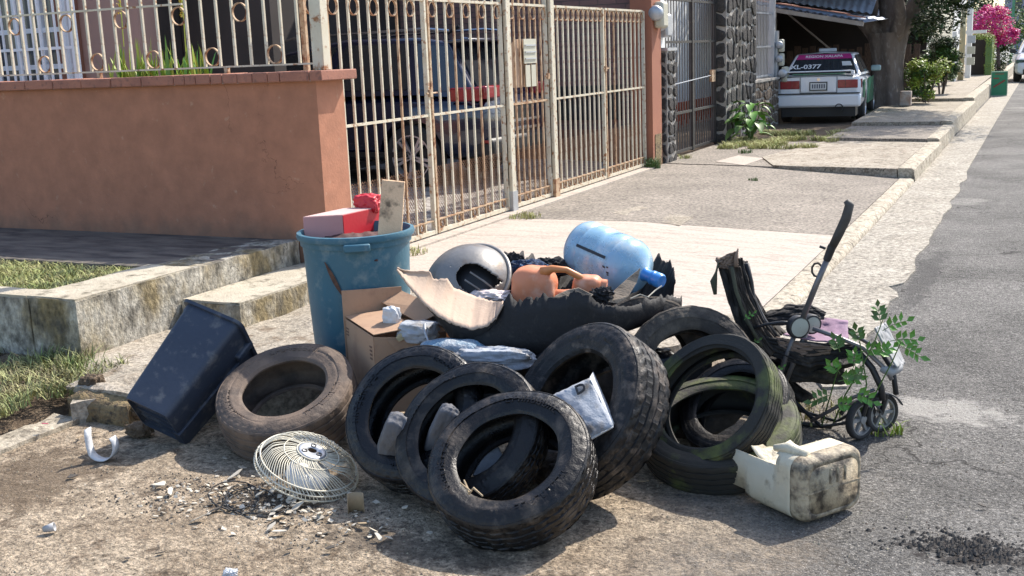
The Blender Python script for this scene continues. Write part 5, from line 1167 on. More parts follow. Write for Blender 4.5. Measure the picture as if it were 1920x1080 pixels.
# --- steel dome with an arched opening
steel = M('dull_brushed_steel', (.26, .25, .235), (.20, .19, .18), 4, c3=(.17, .13, .10), sc3=9, t3=.60, rough=.42, bump=.2, bsc=40, metal=.35)
c = P(868, 527, 5.08); ax = (-HD*.55+Vector((0, 0, .62))-R0*.35).normalized(); rt = ax.orthogonal().normalized()
e1 = (R0-ax*R0.dot(ax)).normalized(); e2 = ax.cross(e1)
m = Matrix((e1, e2, ax)).transposed().to_4x4(); m.translation = c-ax*.03
t = thing('steel_dome', 'dull steel dome shade with an arched opening resting in the black shell', 'lamp shade', mat=m)
bm = bmesh.new(); RR = .215; HH = .155; na, nr = 140, 44; grid_ = []
for i in range(nr+1):
    s = i/nr; ph = s*R(78); r = RR*math.sin(ph)/math.sin(R(78)); z = HH*(math.cos(ph)-math.cos(R(78)))/(1-math.cos(R(78)))
    grid_.append([bm.verts.new((max(r, .001)*math.cos(2*math.pi*j/na), max(r, .001)*math.sin(2*math.pi*j/na), z)) for j in range(na)])
hole_a = R(-38)
for i in range(nr):
    for j in range(na):
        a = 2*math.pi*(j+.5)/na; r = (grid_[i][j].co.xy.length+grid_[i+1][j].co.xy.length)/2
        u = r*math.sin(a-hole_a); v = r*math.cos(a-hole_a)
        if .045 < v < .196 and abs(u) < (.07 if v > .12 else .07*math.sqrt(max(0, 1-((.12-v)/.075)**2))): continue
        bm.faces.new((grid_[i][j], grid_[i][(j+1) % na], grid_[i+1][(j+1) % na], grid_[i+1][j]))
me = bpy.data.meshes.new('dome'); bmesh.ops.recalc_face_normals(bm, faces=bm.faces); bm.to_mesh(me); bm.free(); me.materials.append(steel); me.polygons.foreach_set('use_smooth', [True]*len(me.polygons))
o = bpy.data.objects.new('dome', me); col.objects.link(o); o.parent = t; md = o.modifiers.new('s', 'SOLIDIFY'); md.thickness = .004
b = MB(); b.lathe([(RR-.003, .004), (RR+.006, .007), (RR+.016, .002), (RR+.017, -.008), (RR+.004, -.006), (RR-.003, -.002)], 80, closed=True); b.build('rim', steel, t, smooth=True, local=True)
b = MB(); b.lathe([(.001, .10), (.07, .095), (.13, .06), (.165, .02), (.17, .0)], 40); b.build('added_dark_cup', blackpl, t, smooth=True, local=True)  # cup added so the arched opening looks dark inside
hd_ = Vector((math.cos(hole_a), math.sin(hole_a), 0)); hs_ = Vector((-hd_.y, hd_.x, 0))
for s in (-.026, .018):
    b = MB(); b.tube([hd_*.09+hs_*s+Vector((0, 0, .125)), hd_*.15+hs_*s+Vector((0, 0, .08)), hd_*.20+hs_*s+Vector((0, 0, .012))], .0045, 6); b.build('bar', steel, t, local=True)

# --- blue water jug
jugm = M('light_blue_polycarbonate', (.36, .60, .78), (.27, .52, .74), 3, c3=(.55, .68, .76), sc3=7, t3=.56, rough=.3, bump=.1, bsc=30, trans=.3, coat=.3, rvar=.1)
jugd = M('deep_blue_neck_plastic', (.05, .26, .68), rough=.3, bump=0, coat=.3)
p0, p1 = P(1100, 467, 5.32), P(1238, 528, 4.95); ax = (p1-p0).normalized()
m = ax.to_track_quat('Z', 'Y').to_matrix().to_4x4(); m.translation = P(1091, 462, 5.32)
t = thing('water_jug', 'big light blue water cooler jug lying on the back of the black shell', 'water jug', mat=m)
b = MB(); b.lathe([(.001, .018), (.08, .012), (.105, .0), (.125, .006), (.134, .025), (.136, .06), (.134, .075), (.128, .085), (.134, .095), (.136, .115), (.135, .165), (.128, .175), (.126, .19), (.128, .205), (.135, .215), (.136, .26), (.133, .275), (.128, .285), (.133, .295), (.134, .315), (.126, .345), (.105, .375), (.07, .40), (.045, .415), (.034, .425)], 64); b.build('body', jugm, t, smooth=True, sharp=50, local=True)
b = MB(); b.lathe([(.034, .425), (.028, .435), (.027, .465), (.033, .470), (.034, .478), (.029, .484), (.029, .492), (.034, .496), (.034, .522), (.028, .530), (.001, .531)], 32); b.build('neck', jugd, t, smooth=True, sharp=40, local=True)
bt = M('black_tape', (.015, .015, .02), rough=.4, bump=0)
inv = m.inverted(); cl_ = inv @ O; fa = math.atan2(cl_.y, cl_.x)
b = MB(); b.grid([[(.1375*math.cos(fa+.03-.0+d), .1375*math.sin(fa+.03+d), z) for d in (-.05, .05)] for z in [.09+.012*i for i in range(17)]]); b.build('black_strip', bt, t, local=True, solid=.002, fixn=False)
for k in range(6):
    a = fa+.5+rnd.uniform(-.22, .2); z = .30+rnd.uniform(-.02, .03); s = rnd.uniform(.004, .012)
    b = MB(); b.grid([[(.1355*math.cos(a+d), .1355*math.sin(a+d), z+q) for d in (-s*5, s*4)] for q in (-s, s)]); b.build('soot_fleck', bt, t, local=True, fixn=False)
b = MB(); b.tube([P(1182, 560, 4.80), P(1200, 552, 4.82), P(1215, 557, 4.8), P(1228, 545, 4.84), P(1241, 536, 4.86)], .003, 6); o = b.build('string', M('pale_string', (.6, .55, .45), rough=.9, bump=0)); tag(o, 'short frayed pale string under the neck of the water jug', 'string')
# --- orange jug
orj = M('faded_orange_plastic', (.70, .27, .14), (.62, .22, .11), 3, c3=(.74, .44, .32), sc3=6, t3=.60, rough=.45, bump=.15, bsc=30)
t = thing('orange_jug', 'faded orange detergent jug lying on its side in the black shell', 'jug', P(1040, 535, 4.9))
def shape(name, c, dims, ax_, mat, parent, e=3., amp=.0):
    m = Vector(ax_).normalized().to_track_quat('X', 'Z').to_matrix().to_4x4(); m.translation = c
    bm = bmesh.new(); bmesh.ops.create_icosphere(bm, subdivisions=5, radius=1)
    for v in bm.verts:
        p = v.co; q = (abs(p.x)**e+abs(p.y)**e+abs(p.z)**e)**(1/e); p = p/q; v.co = Vector((p.x*dims[0], p.y*dims[1], p.z*dims[2]))*(1+amp*noise.noise(p*2))
    bm.transform(m); b = MB(); b.v = [tuple(v.co) for v in bm.verts]; b.f = [tuple(v.index for v in f.verts) for f in bm.faces]; bm.free(); return b.build(name, mat, parent, smooth=True)
j0, j1 = P(1000, 535, 4.92), P(1120, 540, 4.84)
shape('body', P(1002, 542, 4.93), (.10, .08, .105), j1-j0, orj, t, 3.4, .05); shape('shoulder', P(1102, 535, 4.88), (.068, .055, .048), j1-j0, orj, t, 2.8, .05)
b = MB(); b.tube([P(1120, 534, 4.87), P(1138, 536, 4.86)], [.03, .028], 16); b.build('cap', orj, t, smooth=True, sharp=40)
b = MB(); b.tube([P(1018, 512, 4.88), P(1036, 504, 4.86), P(1062, 506, 4.85), P(1088, 520, 4.86), P(1096, 530, 4.87)], [.028, .017, .014, .016, .024], 12); b.build('handle', M('orange_handle_plastic', (.66, .25, .09), rough=.4, bump=0), t, smooth=True)
b = MB(); b.tube([P(1030, 556, 4.92), P(1060, 556, 4.90), P(1098, 552, 4.88)], [.035, .032, .03], 12); b.build('grip_web', orj, t, smooth=True)

# --- sacks and plastic in and below the pile
o = shape('blue_bottle', P(850, 660, 4.52), (.14, .06, .055), R0*.95+HD*-.1+Vector((0, 0, -.06)), M('pale_blue_film', (.10, .26, .42), (.24, .30, .36), 8, c3=(.42, .45, .48), sc3=14, t3=.54, rough=.3, bump=1., bsc=25, bdist=.02), None, 2.6, .12); tag(o, 'crushed pale blue bottle squeezed under the black tank shell', 'bottle')
o = lump('grey_plastic_sheet', P(930, 672, 4.46), (.17, .05, .05), plasticg, 21, .34, 1.9, rot=(0, .06, PS)); tag(o, 'crumpled grey white sheet under the black shell behind the middle tyres', 'plastic sheet')
o = lump('cloth_sack', P(740, 826, 4.10), (.06, .05, .125), M('dull_grey_sack', (.15, .155, .17), (.10, .10, .11), 6, c3=(.11, .10, .09), sc3=10, t3=.6, rough=.75, bump=.4), 31, .16, 1.3, rot=(.3, .35, PS)); tag(o, 'grey white sack inside the hole of the glossy black tyre', 'sack')
o = lump('cloth_sack', P(828, 806, 4.02), (.045, .04, .125), MATS['dull_grey_sack'], 32, .16, 1.4, rot=(.3, .4, PS)); tag(o, 'white sack standing inside the thin black tyre', 'sack')
q = [P(885, 893, 3.86), P(962, 893, 3.86), P(940, 850, 3.92), P(926, 822, 3.97), P(905, 856, 3.91)]; b = MB(); b.prism(q, HD*.02); o = b.build('white_shard', M('shade_grey_plastic', (.24, .25, .27), (.16, .16, .17), 12, rough=.7, bump=.5), bevel=.004); tag(o, 'triangular white piece, toned grey for shadow, seen through the hole of the front tyre', 'plastic piece')  # white piece, shadow inside the tyre put into its grey colour
# printed sack
q = [P(1036, 738, 3.82), P(1107, 709, 3.80), P(1152, 800, 3.70), P(1112, 836, 3.64), P(1098, 812, 3.62), P(1060, 800, 3.66)]
def sackgrid(c00, c10, c11, c01, n=16, amp=.008, seed=0):
    return [[c00.lerp(c10, i/n).lerp(c01.lerp(c11, i/n), j/n)-HD*(.02*math.sin(3.14*i/n)*math.sin(3.14*j/n))+(-HD)*amp*(noise.noise(Vector((i*.5, j*.35+seed, seed)))-abs(noise.noise(Vector((i*.25+9, j*.8, seed))))) for i in range(n+1)] for j in range(n+1)]
t = thing('printed_sack', 'folded white printed sack stuck in the hole of the biggest tyre', 'sack', P(1095, 770, 3.75))
s00, s10, s11, s01 = P(1030, 744, 3.96), P(1105, 709, 3.95), P(1150, 800, 3.78), P(1075, 835, 3.76)
b = MB(); b.grid(sackgrid(s00, s10, s11, s01)); b.build('front_face', plasticg, t, smooth=True, solid=.003, fixn=False)
b = MB(); b.grid(sackgrid(s10, s10+HD*.08+R0*.02, s11+HD*.07+R0*.01, s11, 10, .01, 4)); b.build('side_fold', plasticw, t, smooth=True, solid=.003, fixn=False)
b = MB(); b.grid(sackgrid(s01, s11, s11+HD*.05-Vector((0, 0, .02)), s01+HD*.05-Vector((0, 0, .03)), 10, .012, 7)); b.build('end_fold', plasticw, t, smooth=True, solid=.003, fixn=False)
uu = (s10-s00).normalized(); vv = (s00-s01).normalized(); nn = uu.cross(vv).normalized(); vv = nn.cross(uu)
fm = Matrix((uu, vv, nn)).transposed().to_4x4(); fm.translation = s00.lerp(s10, .72)+(s01-s00)*.13-HD*.016+nn*.012-t.location; text('lettering', 'D', .055, blackpl, t, fm, .003)

# --- fan guard
wire = M('off_white_wire', (.74, .70, .58), (.62, .57, .44), 9, c3=(.3, .22, .15), sc3=30, t3=.62, rough=.5, bump=0)
n_ = Vector((.401, .0, .915)).normalized(); fm = n_.to_track_quat('Z', 'Y').to_matrix().to_4x4(); fm.translation = Vector((-2.569, 3.416, .098))
t = thing('fan_guard', 'off white wire fan guard lying in front of the brown tyre', 'fan guard', mat=fm)
rf = .205
for z, r in ((0, rf), (.018, rf-.012), (-.02, rf+.002)):
    b = MB(); b.tube([(r*math.cos(a*math.pi/36), r*math.sin(a*math.pi/36), z) for a in range(72)], .0032, 6, closed=True); b.build('outer_ring', wire, t, smooth=True, local=True)
for z, r in ((.062, .042), (.066, .06), (.058, .11)):
    b = MB(); b.tube([(r*math.cos(a*math.pi/24), r*math.sin(a*math.pi/24), z) for a in range(48)], .0024, 6, closed=True); b.build('inner_ring', wire, t, smooth=True, local=True)
wm = MB(); pts = []
for i in range(13):
    s = i/12; r = .05+(rf-.05)*s; a = .75*s**1.4; z = .062-.004*s*4+(.0 if s < .7 else -(s-.7)*.16)
    pts.append((r*math.cos(a), r*math.sin(a), z))
pts.append(((rf+.006)*math.cos(.77), (rf+.006)*math.sin(.77), -.012)); wm.tube(pts, .0021, 4); WM = wm.mesh('spoke_wire', smooth=True); WM.materials.append(wire)
for k in range(84):
    if k in (20, 21, 55, 56, 57): continue
    inst('spoke_wire', WM, t, (0, 0, rnd.uniform(-.002, .002)), (rnd.uniform(-.02, .02), rnd.uniform(-.02, .02), 2*math.pi*k/84))
b = MB(); b.lathe([(.018, .068), (.018, .071), (.05, .071), (.058, .066), (.05, .063)], 36); b.build('hub_plate', metals, t, smooth=True, local=True)
for k in range(3):
    a = k*2.09+.5; b = MB(); b.lathe([(.008, .074), (.012, .074), (.012, .066)], 12, mat=Matrix.Translation((.034*math.cos(a), .034*math.sin(a), 0))); b.build('hub_hole', blackpl, t, local=True)
b = MB(); b.lathe([(.001, .02), (.06, .018), (.085, .0), (.088, -.03)], 40, mat=Matrix.Translation((-.03, -.03, .0))); b.build('motor_cover', white_p, t, smooth=True, local=True)

# --- cut jerrycan
jerry = M('stained_ivory_plastic', (.66, .61, .47), (.60, .53, .38), 5, c3=(.16, .12, .075), sc3=11, t3=.62, w3=.10, rough=.5, bump=.4, bsc=50)
jerryd = M('dirty_ivory_plastic', (.52, .44, .30), (.40, .32, .22), 4, c3=(.07, .055, .04), sc3=17, t3=.52, w3=.10, rough=.6, bump=.7, bsc=60)
A = Vector((-.695, 3.685, .012)); Bx = Vector((-.53, 3.93, .012)); u = (Bx-A).normalized(); v = Vector((-u.y, u.x, 0)); WU = (Bx-A).length; LV = .40; HZ = .23
t = thing('cut_jerrycan', 'dirty ivory plastic jerrycan cut open, lying at the front right of the pile', 'jerrycan', A)
def jp(a, c, z): return A+u*a+v*c+Vector((0, 0, z))
# stained end: rounded slab
def rsec(c, shrink=0., n=7, rr=.045):
    hx, hz = WU/2-shrink, HZ/2-shrink; out = []
    for cx_, cz_, a0_ in ((hx-rr, hz-rr, 0), (-hx+rr, hz-rr, 90), (-hx+rr, -hz+rr, 180), (hx-rr, -hz+rr, 270)):
        for k in range(n+1):
            a = R(a0_+90*k/n); out.append(jp(WU/2+cx_+rr*math.cos(a), c, HZ/2+cz_+rr*math.sin(a)))
    return out
b = MB(); rs_ = [rsec(0, .028), rsec(.004, .012), rsec(.014, .003), rsec(.03, 0), rsec(.05, 0), rsec(.06, .0)]; loftr(b, rs_); k = len(rs_[0]); b.add(rs_[0], [tuple(range(k))]); b.build('stained_end', jerryd, t, smooth=True, sharp=60, solid=.003)
b = MB(); rows = []
# body: camera-left wall and bottom; top only near the end; cut edge ragged
full = []
for j in range(25):
    c = .06+(LV-.06)*j/24; full.append(rsec(c, .0))
k = len(full[0]); vs = [p for r in full for p in r]; fs = []
for j in range(24):
    for i in range(k):
        q = full[j][i]; h = q.z; s = (q-A).dot(u); c = (q-A).dot(v)
        top_cut = h > HZ*.55 and c > .12+.02*fbm(s*20, 1)
        if top_cut and (h > HZ-.03 or s > WU*.35): continue
        if c > .22+.02*fbm(s*22, 4) and s > WU*.5: continue
        if c > .25+.62*h+.008*fbm(h*30, 4): continue
        fs.append((j*k+i, j*k+(i+1) % k, (j+1)*k+(i+1) % k, (j+1)*k+i))
b.add(vs, fs); b.build('cut_body', jerry, t, smooth=True, sharp=60, solid=.0035)
for i in range(3):
    b = MB(); b.box(-.005, .005, -.006, .004, -.028, .028, Matrix((u, v, Vector((0, 0, 1)))).transposed().to_4x4()); o = b.build('moulded_rib', jerryd, t, bevel=.003); o.location = jp(.13+i*.035, -.001, .155)-A-A*0; 
    for vv_ in o.data.vertices: vv_.co += A
for i in range(4):
    b = MB(); b.tube([jp(.05+i*.03, .004, .05), jp(.05+i*.03, .003, .095)], .004, 6); b.build('moulded_rib', jerryd, t)
b = MB(); b.box(0, WU-.04, -.003, .003, -.003, .003, Matrix.Translation(jp(.02, -.001, .112)) @ Matrix((u, v, Vector((0, 0, 1)))).transposed().to_4x4()); b.build('seam', jerryd, t)
rows = [[jp(.02+.15*i/8, .10+.18*j/8, HZ-.02-.05*math.sin(3.1*j/8)*(1 if j < 8 else 0)-.012*fbm(i*.6, j*.5)-.05*(i/8)*math.sin(j*.9)) for i in range(9)] for j in range(9)]
b = MB(); b.grid(rows); b.build('dented_handle_well', jerry, t, smooth=True, solid=.004)
b = MB(); b.tube([jp(.07, .05, HZ-.004), jp(.05, .12, HZ+.012), jp(.03, .17, HZ+.002)], [.02, .022, .012], 12); b.build('handle_stub', jerry, t, smooth=True)

# ------------------------------------------------------------------ stroller
frame_g = M('grey_stroller_tube', (.20, .19, .19), (.14, .13, .13), 9, rough=.4, bump=.05, metal=.4)
fabb = M('black_stroller_fabric', (.018, .017, .018), (.04, .036, .032), 8, c3=(.10, .085, .07), sc3=16, t3=.62, rough=.95, bump=.5, bsc=60)
mauve = M('dusty_mauve_cloth', (.30, .20, .27), (.24, .15, .21), 5, c3=(.42, .33, .38), sc3=9, t3=.6, rough=.95, bump=.4, bsc=50)
tanc = M('dirty_tan_cloth', (.28, .20, .15), (.18, .13, .10), 6, rough=.95, bump=.4)
def S(x, y, k=0.): return vp(x, y, 4.48+(1640-x)*.001+k)
t = thing('stroller', 'wrecked black stroller with mauve seat and one raised handle right of the tyres', 'stroller', (-.95, 4.8, 0))
b = MB(); b.tube([S(1586, 376), S(1593, 384), S(1586, 410), S(1572, 440), S(1561, 462)], [.013, .019, .020, .019, .017], 12); b.build('hand_grip', M('worn_black_foam', (.025, .024, .024), (.08, .07, .06), 9, rough=.6, bump=.3), t, smooth=True)
b = MB(); b.tube([S(1561, 460), S(1550, 488)], [.018, .016], 10); b.tube([S(1548, 466, -.01), S(1537, 462, -.01)], .006, 6); b.build('collar', blackpl, t, smooth=True, sharp=40)
b = MB(); b.tube([S(1532+10*math.cos(a*.7), 506+13*math.sin(a*.7), .03) for a in range(9)], .005, 6, closed=True); b.build('wrist_loop', fabb, t, smooth=True)
for k, (o1, nm) in enumerate(((0, 'handle_tube'),)):
    b = MB(); b.tube([S(1552, 484), S(1530, 535), S(1503, 602)], .0125, 10); b.build(nm, frame_g, t, smooth=True)
b = MB(); b.tube([S(1575, 470, .34), S(1545, 540, .34), S(1520, 600, .30)], .004, 6)
for q in ([S(1492, 622), S(1474, 668), S(1458, 722)], [S(1512, 622, .02), S(1490, 675, .02), S(1468, 728, .02)], [S(1520, 612, .28), S(1500, 660, .28), S(1470, 735, .28)]):
    b = MB(); b.tube(q, .011, 8); b.build('rear_leg', frame_g, t, smooth=True)
for (x, y, k_, r) in ((1497, 613, -.01, .048), (1521, 608, .06, .042)):
    c = S(x, y, k_); q = (-HD).to_track_quat('Z', 'Y').to_matrix().to_4x4(); q = Matrix.Translation(c) @ q @ Matrix.Rotation(.25, 4, 'Y')
    b = MB(); b.lathe([(.001, -.02), (r, -.02), (r+.003, .0), (r, .012), (r-.008, .014)], 28, mat=q); h = b.build('hub_case', blackpl, t, smooth=True, sharp=40)
    b = MB(); b.lathe([(r-.008, .0145), (.001, .018)], 28, mat=q); b.build('hub_face', M('pale_grey_green_plastic', (.42, .44, .38), (.34, .35, .3), 6, rough=.5, bump=0), h, smooth=True)
for q, r, m_ in (([S(1408, 617), S(1436, 608), S(1466, 604), S(1490, 606)], .007, blackpl), ([S(1524, 616), S(1570, 632), S(1618, 652), S(1664, 696), S(1672, 712)], .010, frame_g), ([S(1530, 606, .28), S(1590, 622, .28), S(1640, 650, .28)], .009, frame_g),
                ([S(1600, 648), S(1635, 690), S(1652, 725), S(1655, 750)], .014, blackpl), ([S(1640, 640, .25), S(1675, 695, .25), S(1680, 740, .2)], .012, blackpl),
                ([S(1430, 655), S(1500, 770, .1), S(1570, 790, .1), S(1620, 760, .05)], .008, blackpl), ([S(1380, 740, .2), S(1460, 790, .1), S(1560, 800, .1)], .012, blackpl), ([S(1460, 725), S(1540, 800, .05), S(1600, 790)], .009, blackpl),
                ([S(1520, 790), S(1560, 768), S(1600, 745), S(1640, 730)], .008, frame_g), ([S(1490, 590, .3), S(1530, 592, .3), S(1600, 620, .28)], .006, blackpl)):
    b = MB(); b.tube(q, r, 8); b.build('frame_tube', m_, t, smooth=True)
def cloth(name, a, c, mat, sag=0., amp=.008, seed=0, n=22, solid=.006, mid=None):
    """sheet between two polylines of equal parameter, a along one edge, c along the other"""
    def samp(q, s):
        k = s*(len(q)-1); i = min(int(k), len(q)-2); return q[i].lerp(q[i+1], k-i)
    rows = []
    for i in range(n+1):
        p, r_ = samp(a, i/n), samp(c, i/n); row = []
        for j in range(n+1):
            w_ = j/n; x = p.lerp(r_, w_); x = x+Vector((0, 0, -sag*math.sin(3.14*w_)))-HD*amp*(noise.noise(Vector((i*.35, j*.5, seed)))-.7*abs(noise.noise(Vector((i*.2, j*.9, seed+4)))))
            row.append(x)
        rows.append(row)
    b = MB(); b.grid(rows); return b.build(name, mat, t, smooth=True, solid=solid, fixn=False)
cloth('seat_cushion', [S(1468, 628, 0), S(1530, 640, 0), S(1592, 642, 0)], [S(1500, 590, .26), S(1545, 596, .26), S(1590, 602, .26)], mauve, .02, .02, 1)
cloth('side_panel', [S(1430, 632), S(1500, 640), S(1600, 648)], [S(1450, 668), S(1520, 690), S(1598, 668)], fabb, 0, .02, 2)
cloth('seat_sling', [S(1432, 668, .05), S(1520, 700, .05), S(1600, 680, .05)], [S(1450, 690, .3), S(1520, 690, .3), S(1610, 660, .3)], fabb, .03, .02, 3)
cloth('seat_side', [S(1455, 632, -.005), S(1500, 642, -.005), S(1560, 650, -.005)], [S(1462, 652, 0), S(1505, 668, 0), S(1556, 664, 0)], tanc, 0, .01, 5)
cloth('backrest', [S(1343, 484, 0), S(1360, 545, 0), S(1382, 615, 0), S(1415, 680, 0)], [S(1392, 484, .04), S(1408, 545, .04), S(1432, 600, .04), S(1475, 660, .04)], fabb, 0, .03, 6)
cloth('backrest_lining', [S(1366, 500, -.012), S(1380, 550, -.012), S(1402, 610, -.012), S(1440, 672, -.012)], [S(1388, 500, .02), S(1400, 550, .02), S(1428, 605, .02), S(1464, 650, .02)], M('faded_brown_lining', (.07, .055, .042), (.04, .032, .028), 9, rough=.95, bump=.5), 0, .02, 16)
lump('seat_underside', S(1515, 690, .16), (.17, .12, .055), fabb, 71, .22, 1.6, rot=(0, .12, PS), parent=None).parent = t
bpy.data.objects['seat_underside'].location = -t.location
lump('back_fold', S(1428, 680, .14), (.06, .10, .12), fabb, 72, .22, 1.6, rot=(0, -.4, PS), parent=None).parent = t
bpy.data.objects['back_fold'].location = -t.location
cloth('backrest', [S(1382, 490, .05), S(1392, 540, .05), S(1420, 596, .05), S(1450, 640, .05)], [S(1402, 490, .27), S(1412, 545, .27), S(1438, 590, .27), S(1475, 625, .27)], fabb, 0, .03, 7)
b = MB(); b.tube([S(1400, 494, .1), S(1408, 530, .1), S(1412, 560, .1), S(1432, 600, .08), S(1462, 640, .06)], .012, 8); b.build('back_frame', blackpl, t, smooth=True)
b = MB(); b.tube([S(1372, 500, -.01), S(1380, 545, -.01), S(1400, 600, -.01), S(1428, 650, -.01)], .009, 8); b.build('back_frame', M('olive_grey_cloth', (.10, .10, .065), (.06, .06, .04), 8, rough=.95), t, smooth=True)
cloth('top_rag', [S(1342, 488, -.01), S(1362, 478, 0), S(1384, 470, .02)], [S(1350, 502, -.01), S(1366, 504, 0), S(1384, 500, .02)], tanc, 0, .02, 8)
b = MB(); b.tube([S(1347, 492, -.02), S(1343, 510, -.02), S(1338, 528, -.02), S(1341, 552, -.02)], [.004, .005, .016, .008], 8); b.build('hanging_strap', M('olive_grey_cloth', (.10, .10, .065)), t, smooth=True)
b = MB(); b.tube([S(1380, 500, 0), S(1380, 482, 0), S(1384, 466, 0)], [.01, .008, .003], 8); b.build('torn_tip', tanc, t, smooth=True)
cloth('folded_canopy', [S(1436, 588, .22), S(1480, 572, .24), S(1520, 572, .26), S(1548, 586, .26)], [S(1440, 612, .12), S(1480, 608, .14), S(1515, 600, .16), S(1545, 600, .2)], fabb, -.01, .03, 9)
cloth('lower_basket', [S(1400, 620, .1), S(1425, 690, .1), S(1448, 745, .1)], [S(1450, 660, .2), S(1480, 710, .2), S(1530, 745, .2)], fabb, .03, .03, 10)
cloth('footrest', [S(1640, 615, .02), S(1658, 650, .02), S(1682, 690, 0)], [S(1660, 605, .22), S(1680, 645, .22), S(1697, 682, .2)], M('grey_white_footrest', (.34, .35, .36), (.22, .22, .23), 7, rough=.6), 0, .01, 11)
b = MB(); b.tube([S(1652, 690), S(1668, 698), S(1684, 690, .1), S(1690, 676, .2)], [.015, .02, .02, .012], 10); b.build('toe_guard', M('grey_white_footrest', (.34, .35, .36)), t, smooth=True)
def swheel(x, y, k_, r, ang):
    c = S(x, y, k_); c.z = max(r, c.z); ax_ = (-HD*math.cos(ang)+R0*math.sin(ang)).normalized(); q = Matrix.Translation(c) @ ax_.to_track_quat('Z', 'Y').to_matrix().to_4x4()
    b = MB(); b.lathe([(r*.78, -.014), (r*.94, -.016), (r, -.008), (r, .008), (r*.94, .016), (r*.78, .014)], 32, closed=True, mat=q); wh = b.build('wheel', tyrem_p, t, smooth=True)
    b = MB(); b.lathe([(r*.78, .012), (r*.70, .012), (r*.70, -.012), (r*.78, -.012)], 28, closed=True, mat=q); b.lathe([(.001, .018), (r*.2, .016), (r*.2, -.016), (.001, -.018)], 16, mat=q)
    for k in range(6): b.box(r*.15, r*.74, -.006, .006, -.006, .008, q @ Matrix.Rotation(k*1.047, 4, 'Z'))
    b.build('wheel_rim', M('pale_grey_wheel_plastic', (.30, .30, .29), (.2, .2, .2), 8, rough=.5), wh)
swheel(1614, 790, 0, .087, .6); swheel(1652, 774, .09, .085, .4); swheel(1452, 745, .14, .08, .3); swheel(1440, 720, .40, .08, .3)
for (x, y, k_) in ((1628, 752, .02), (1662, 745, .10)):
    b = MB(); c = S(x, y, k_); rows = []
    q = Matrix.Translation(S(1614 if x < 1640 else 1652, 792 if x < 1640 else 776, k_)) @ (-HD).to_track_quat('Z', 'Y').to_matrix().to_4x4()
    b.lathe([(.092, -.018), (.098, -.016), (.098, .016), (.092, .018)], 14, mat=q @ Matrix.Rotation(R(25), 4, 'Z'), ang=R(130), closed=True); b.tube([S(1614 if x < 1640 else 1652, 792 if x < 1640 else 776, k_-.02), S(x, y-6, k_-.02), S(1654, 738, k_)], .011, 8); b.build('wheel_fork', blackpl, t, smooth=True, sharp=40)
# vine growing through it
t = thing('leafy_vine', 'green leafy vine growing up through the front of the stroller', 'plant', (-.75, 4.75, 0))
def frond(p0, d, ln, nl, lw, seed=0):
    p0 = Vector(p0); d = Vector(d).normalized(); side = d.cross(-HD).normalized(); pts = [p0+d*ln*s+Vector((0, 0, -.25*ln*s*s)) for s in (0, .33, .66, 1)]
    f = MB(); f.tube(pts, .0016, 4); fr = f.build('leaf_stalk', leafm, t)
    b = MB()
    for i in range(nl):
        s = .25+.75*i/(nl-1); c = p0+d*ln*s+Vector((0, 0, -.25*ln*s*s))
        for sg in ((1, -1) if i < nl-1 else (0,)):
            dd = (side*sg+d*(.7 if sg else 1)+(-HD)*rnd.uniform(-.3, .3)).normalized(); e = dd.cross(-HD+Vector((rnd.uniform(-.4, .4), rnd.uniform(-.4, .4), rnd.uniform(0, .9)))).normalized(); L1 = lw*rnd.uniform(1.3, 1.8)
            b.add([c, c+dd*L1*.45+e*lw*.45, c+dd*L1, c+dd*L1*.45-e*lw*.45, c+dd*L1*.5+dd.cross(e)*lw*.12], [(0, 1, 4), (1, 2, 4), (2, 3, 4), (3, 0, 4)])
    b.build('leaflets', leafb if seed % 3 else leafm, fr, fixn=False)
stems = [[S(1560, 800, .05), S(1585, 740, 0), S(1615, 690, -.04), S(1640, 640, -.05), S(1655, 600, -.05)], [S(1590, 800, .05), S(1640, 740, -.02), S(1672, 680, -.05), S(1690, 640, -.06)], [S(1540, 800, .05), S(1560, 730, -.02), S(1572, 690, -.04)], [S(1610, 790, .02), S(1625, 720, -.04), S(1612, 640, -.05)]]
for q in stems:
    b = MB(); b.tube(q, [.004-.0025*i/len(q) for i in range(len(q))], 5); b.build('stem', leafm, t)
for i, (x, y, dx, dz, ln) in enumerate([(1652, 612, -.1, 1, .13), (1655, 620, .8, .5, .15), (1668, 640, .9, .3, .14), (1612, 645, -.3, 1, .12), (1616, 660, .9, .3, .11), (1640, 668, .7, .5, .12), (1625, 700, -.8, .2, .11), (1575, 700, -.6, .8, .10), (1572, 715, .9, .3, .11), (1560, 740, -.9, .0, .11), (1600, 735, .8, -.2, .1), (1690, 650, .9, -.3, .10), (1575, 660, -.3, .9, .09), (1600, 690, .1, 1, .1), (1562, 760, .9, .2, .1)]):
    frond(S(x, y, -.05+rnd.uniform(-.02, .02)), R0*dx+Vector((0, 0, dz))-HD*rnd.uniform(-.2, .4), ln*.8, 4, .027, i)
for i, (x, y) in enumerate(((1405, 650), (1450, 700), (1395, 600))): frond(S(x, y, -.06), R0*.6+Vector((0, 0, .6)), .06, 3, .012, i)

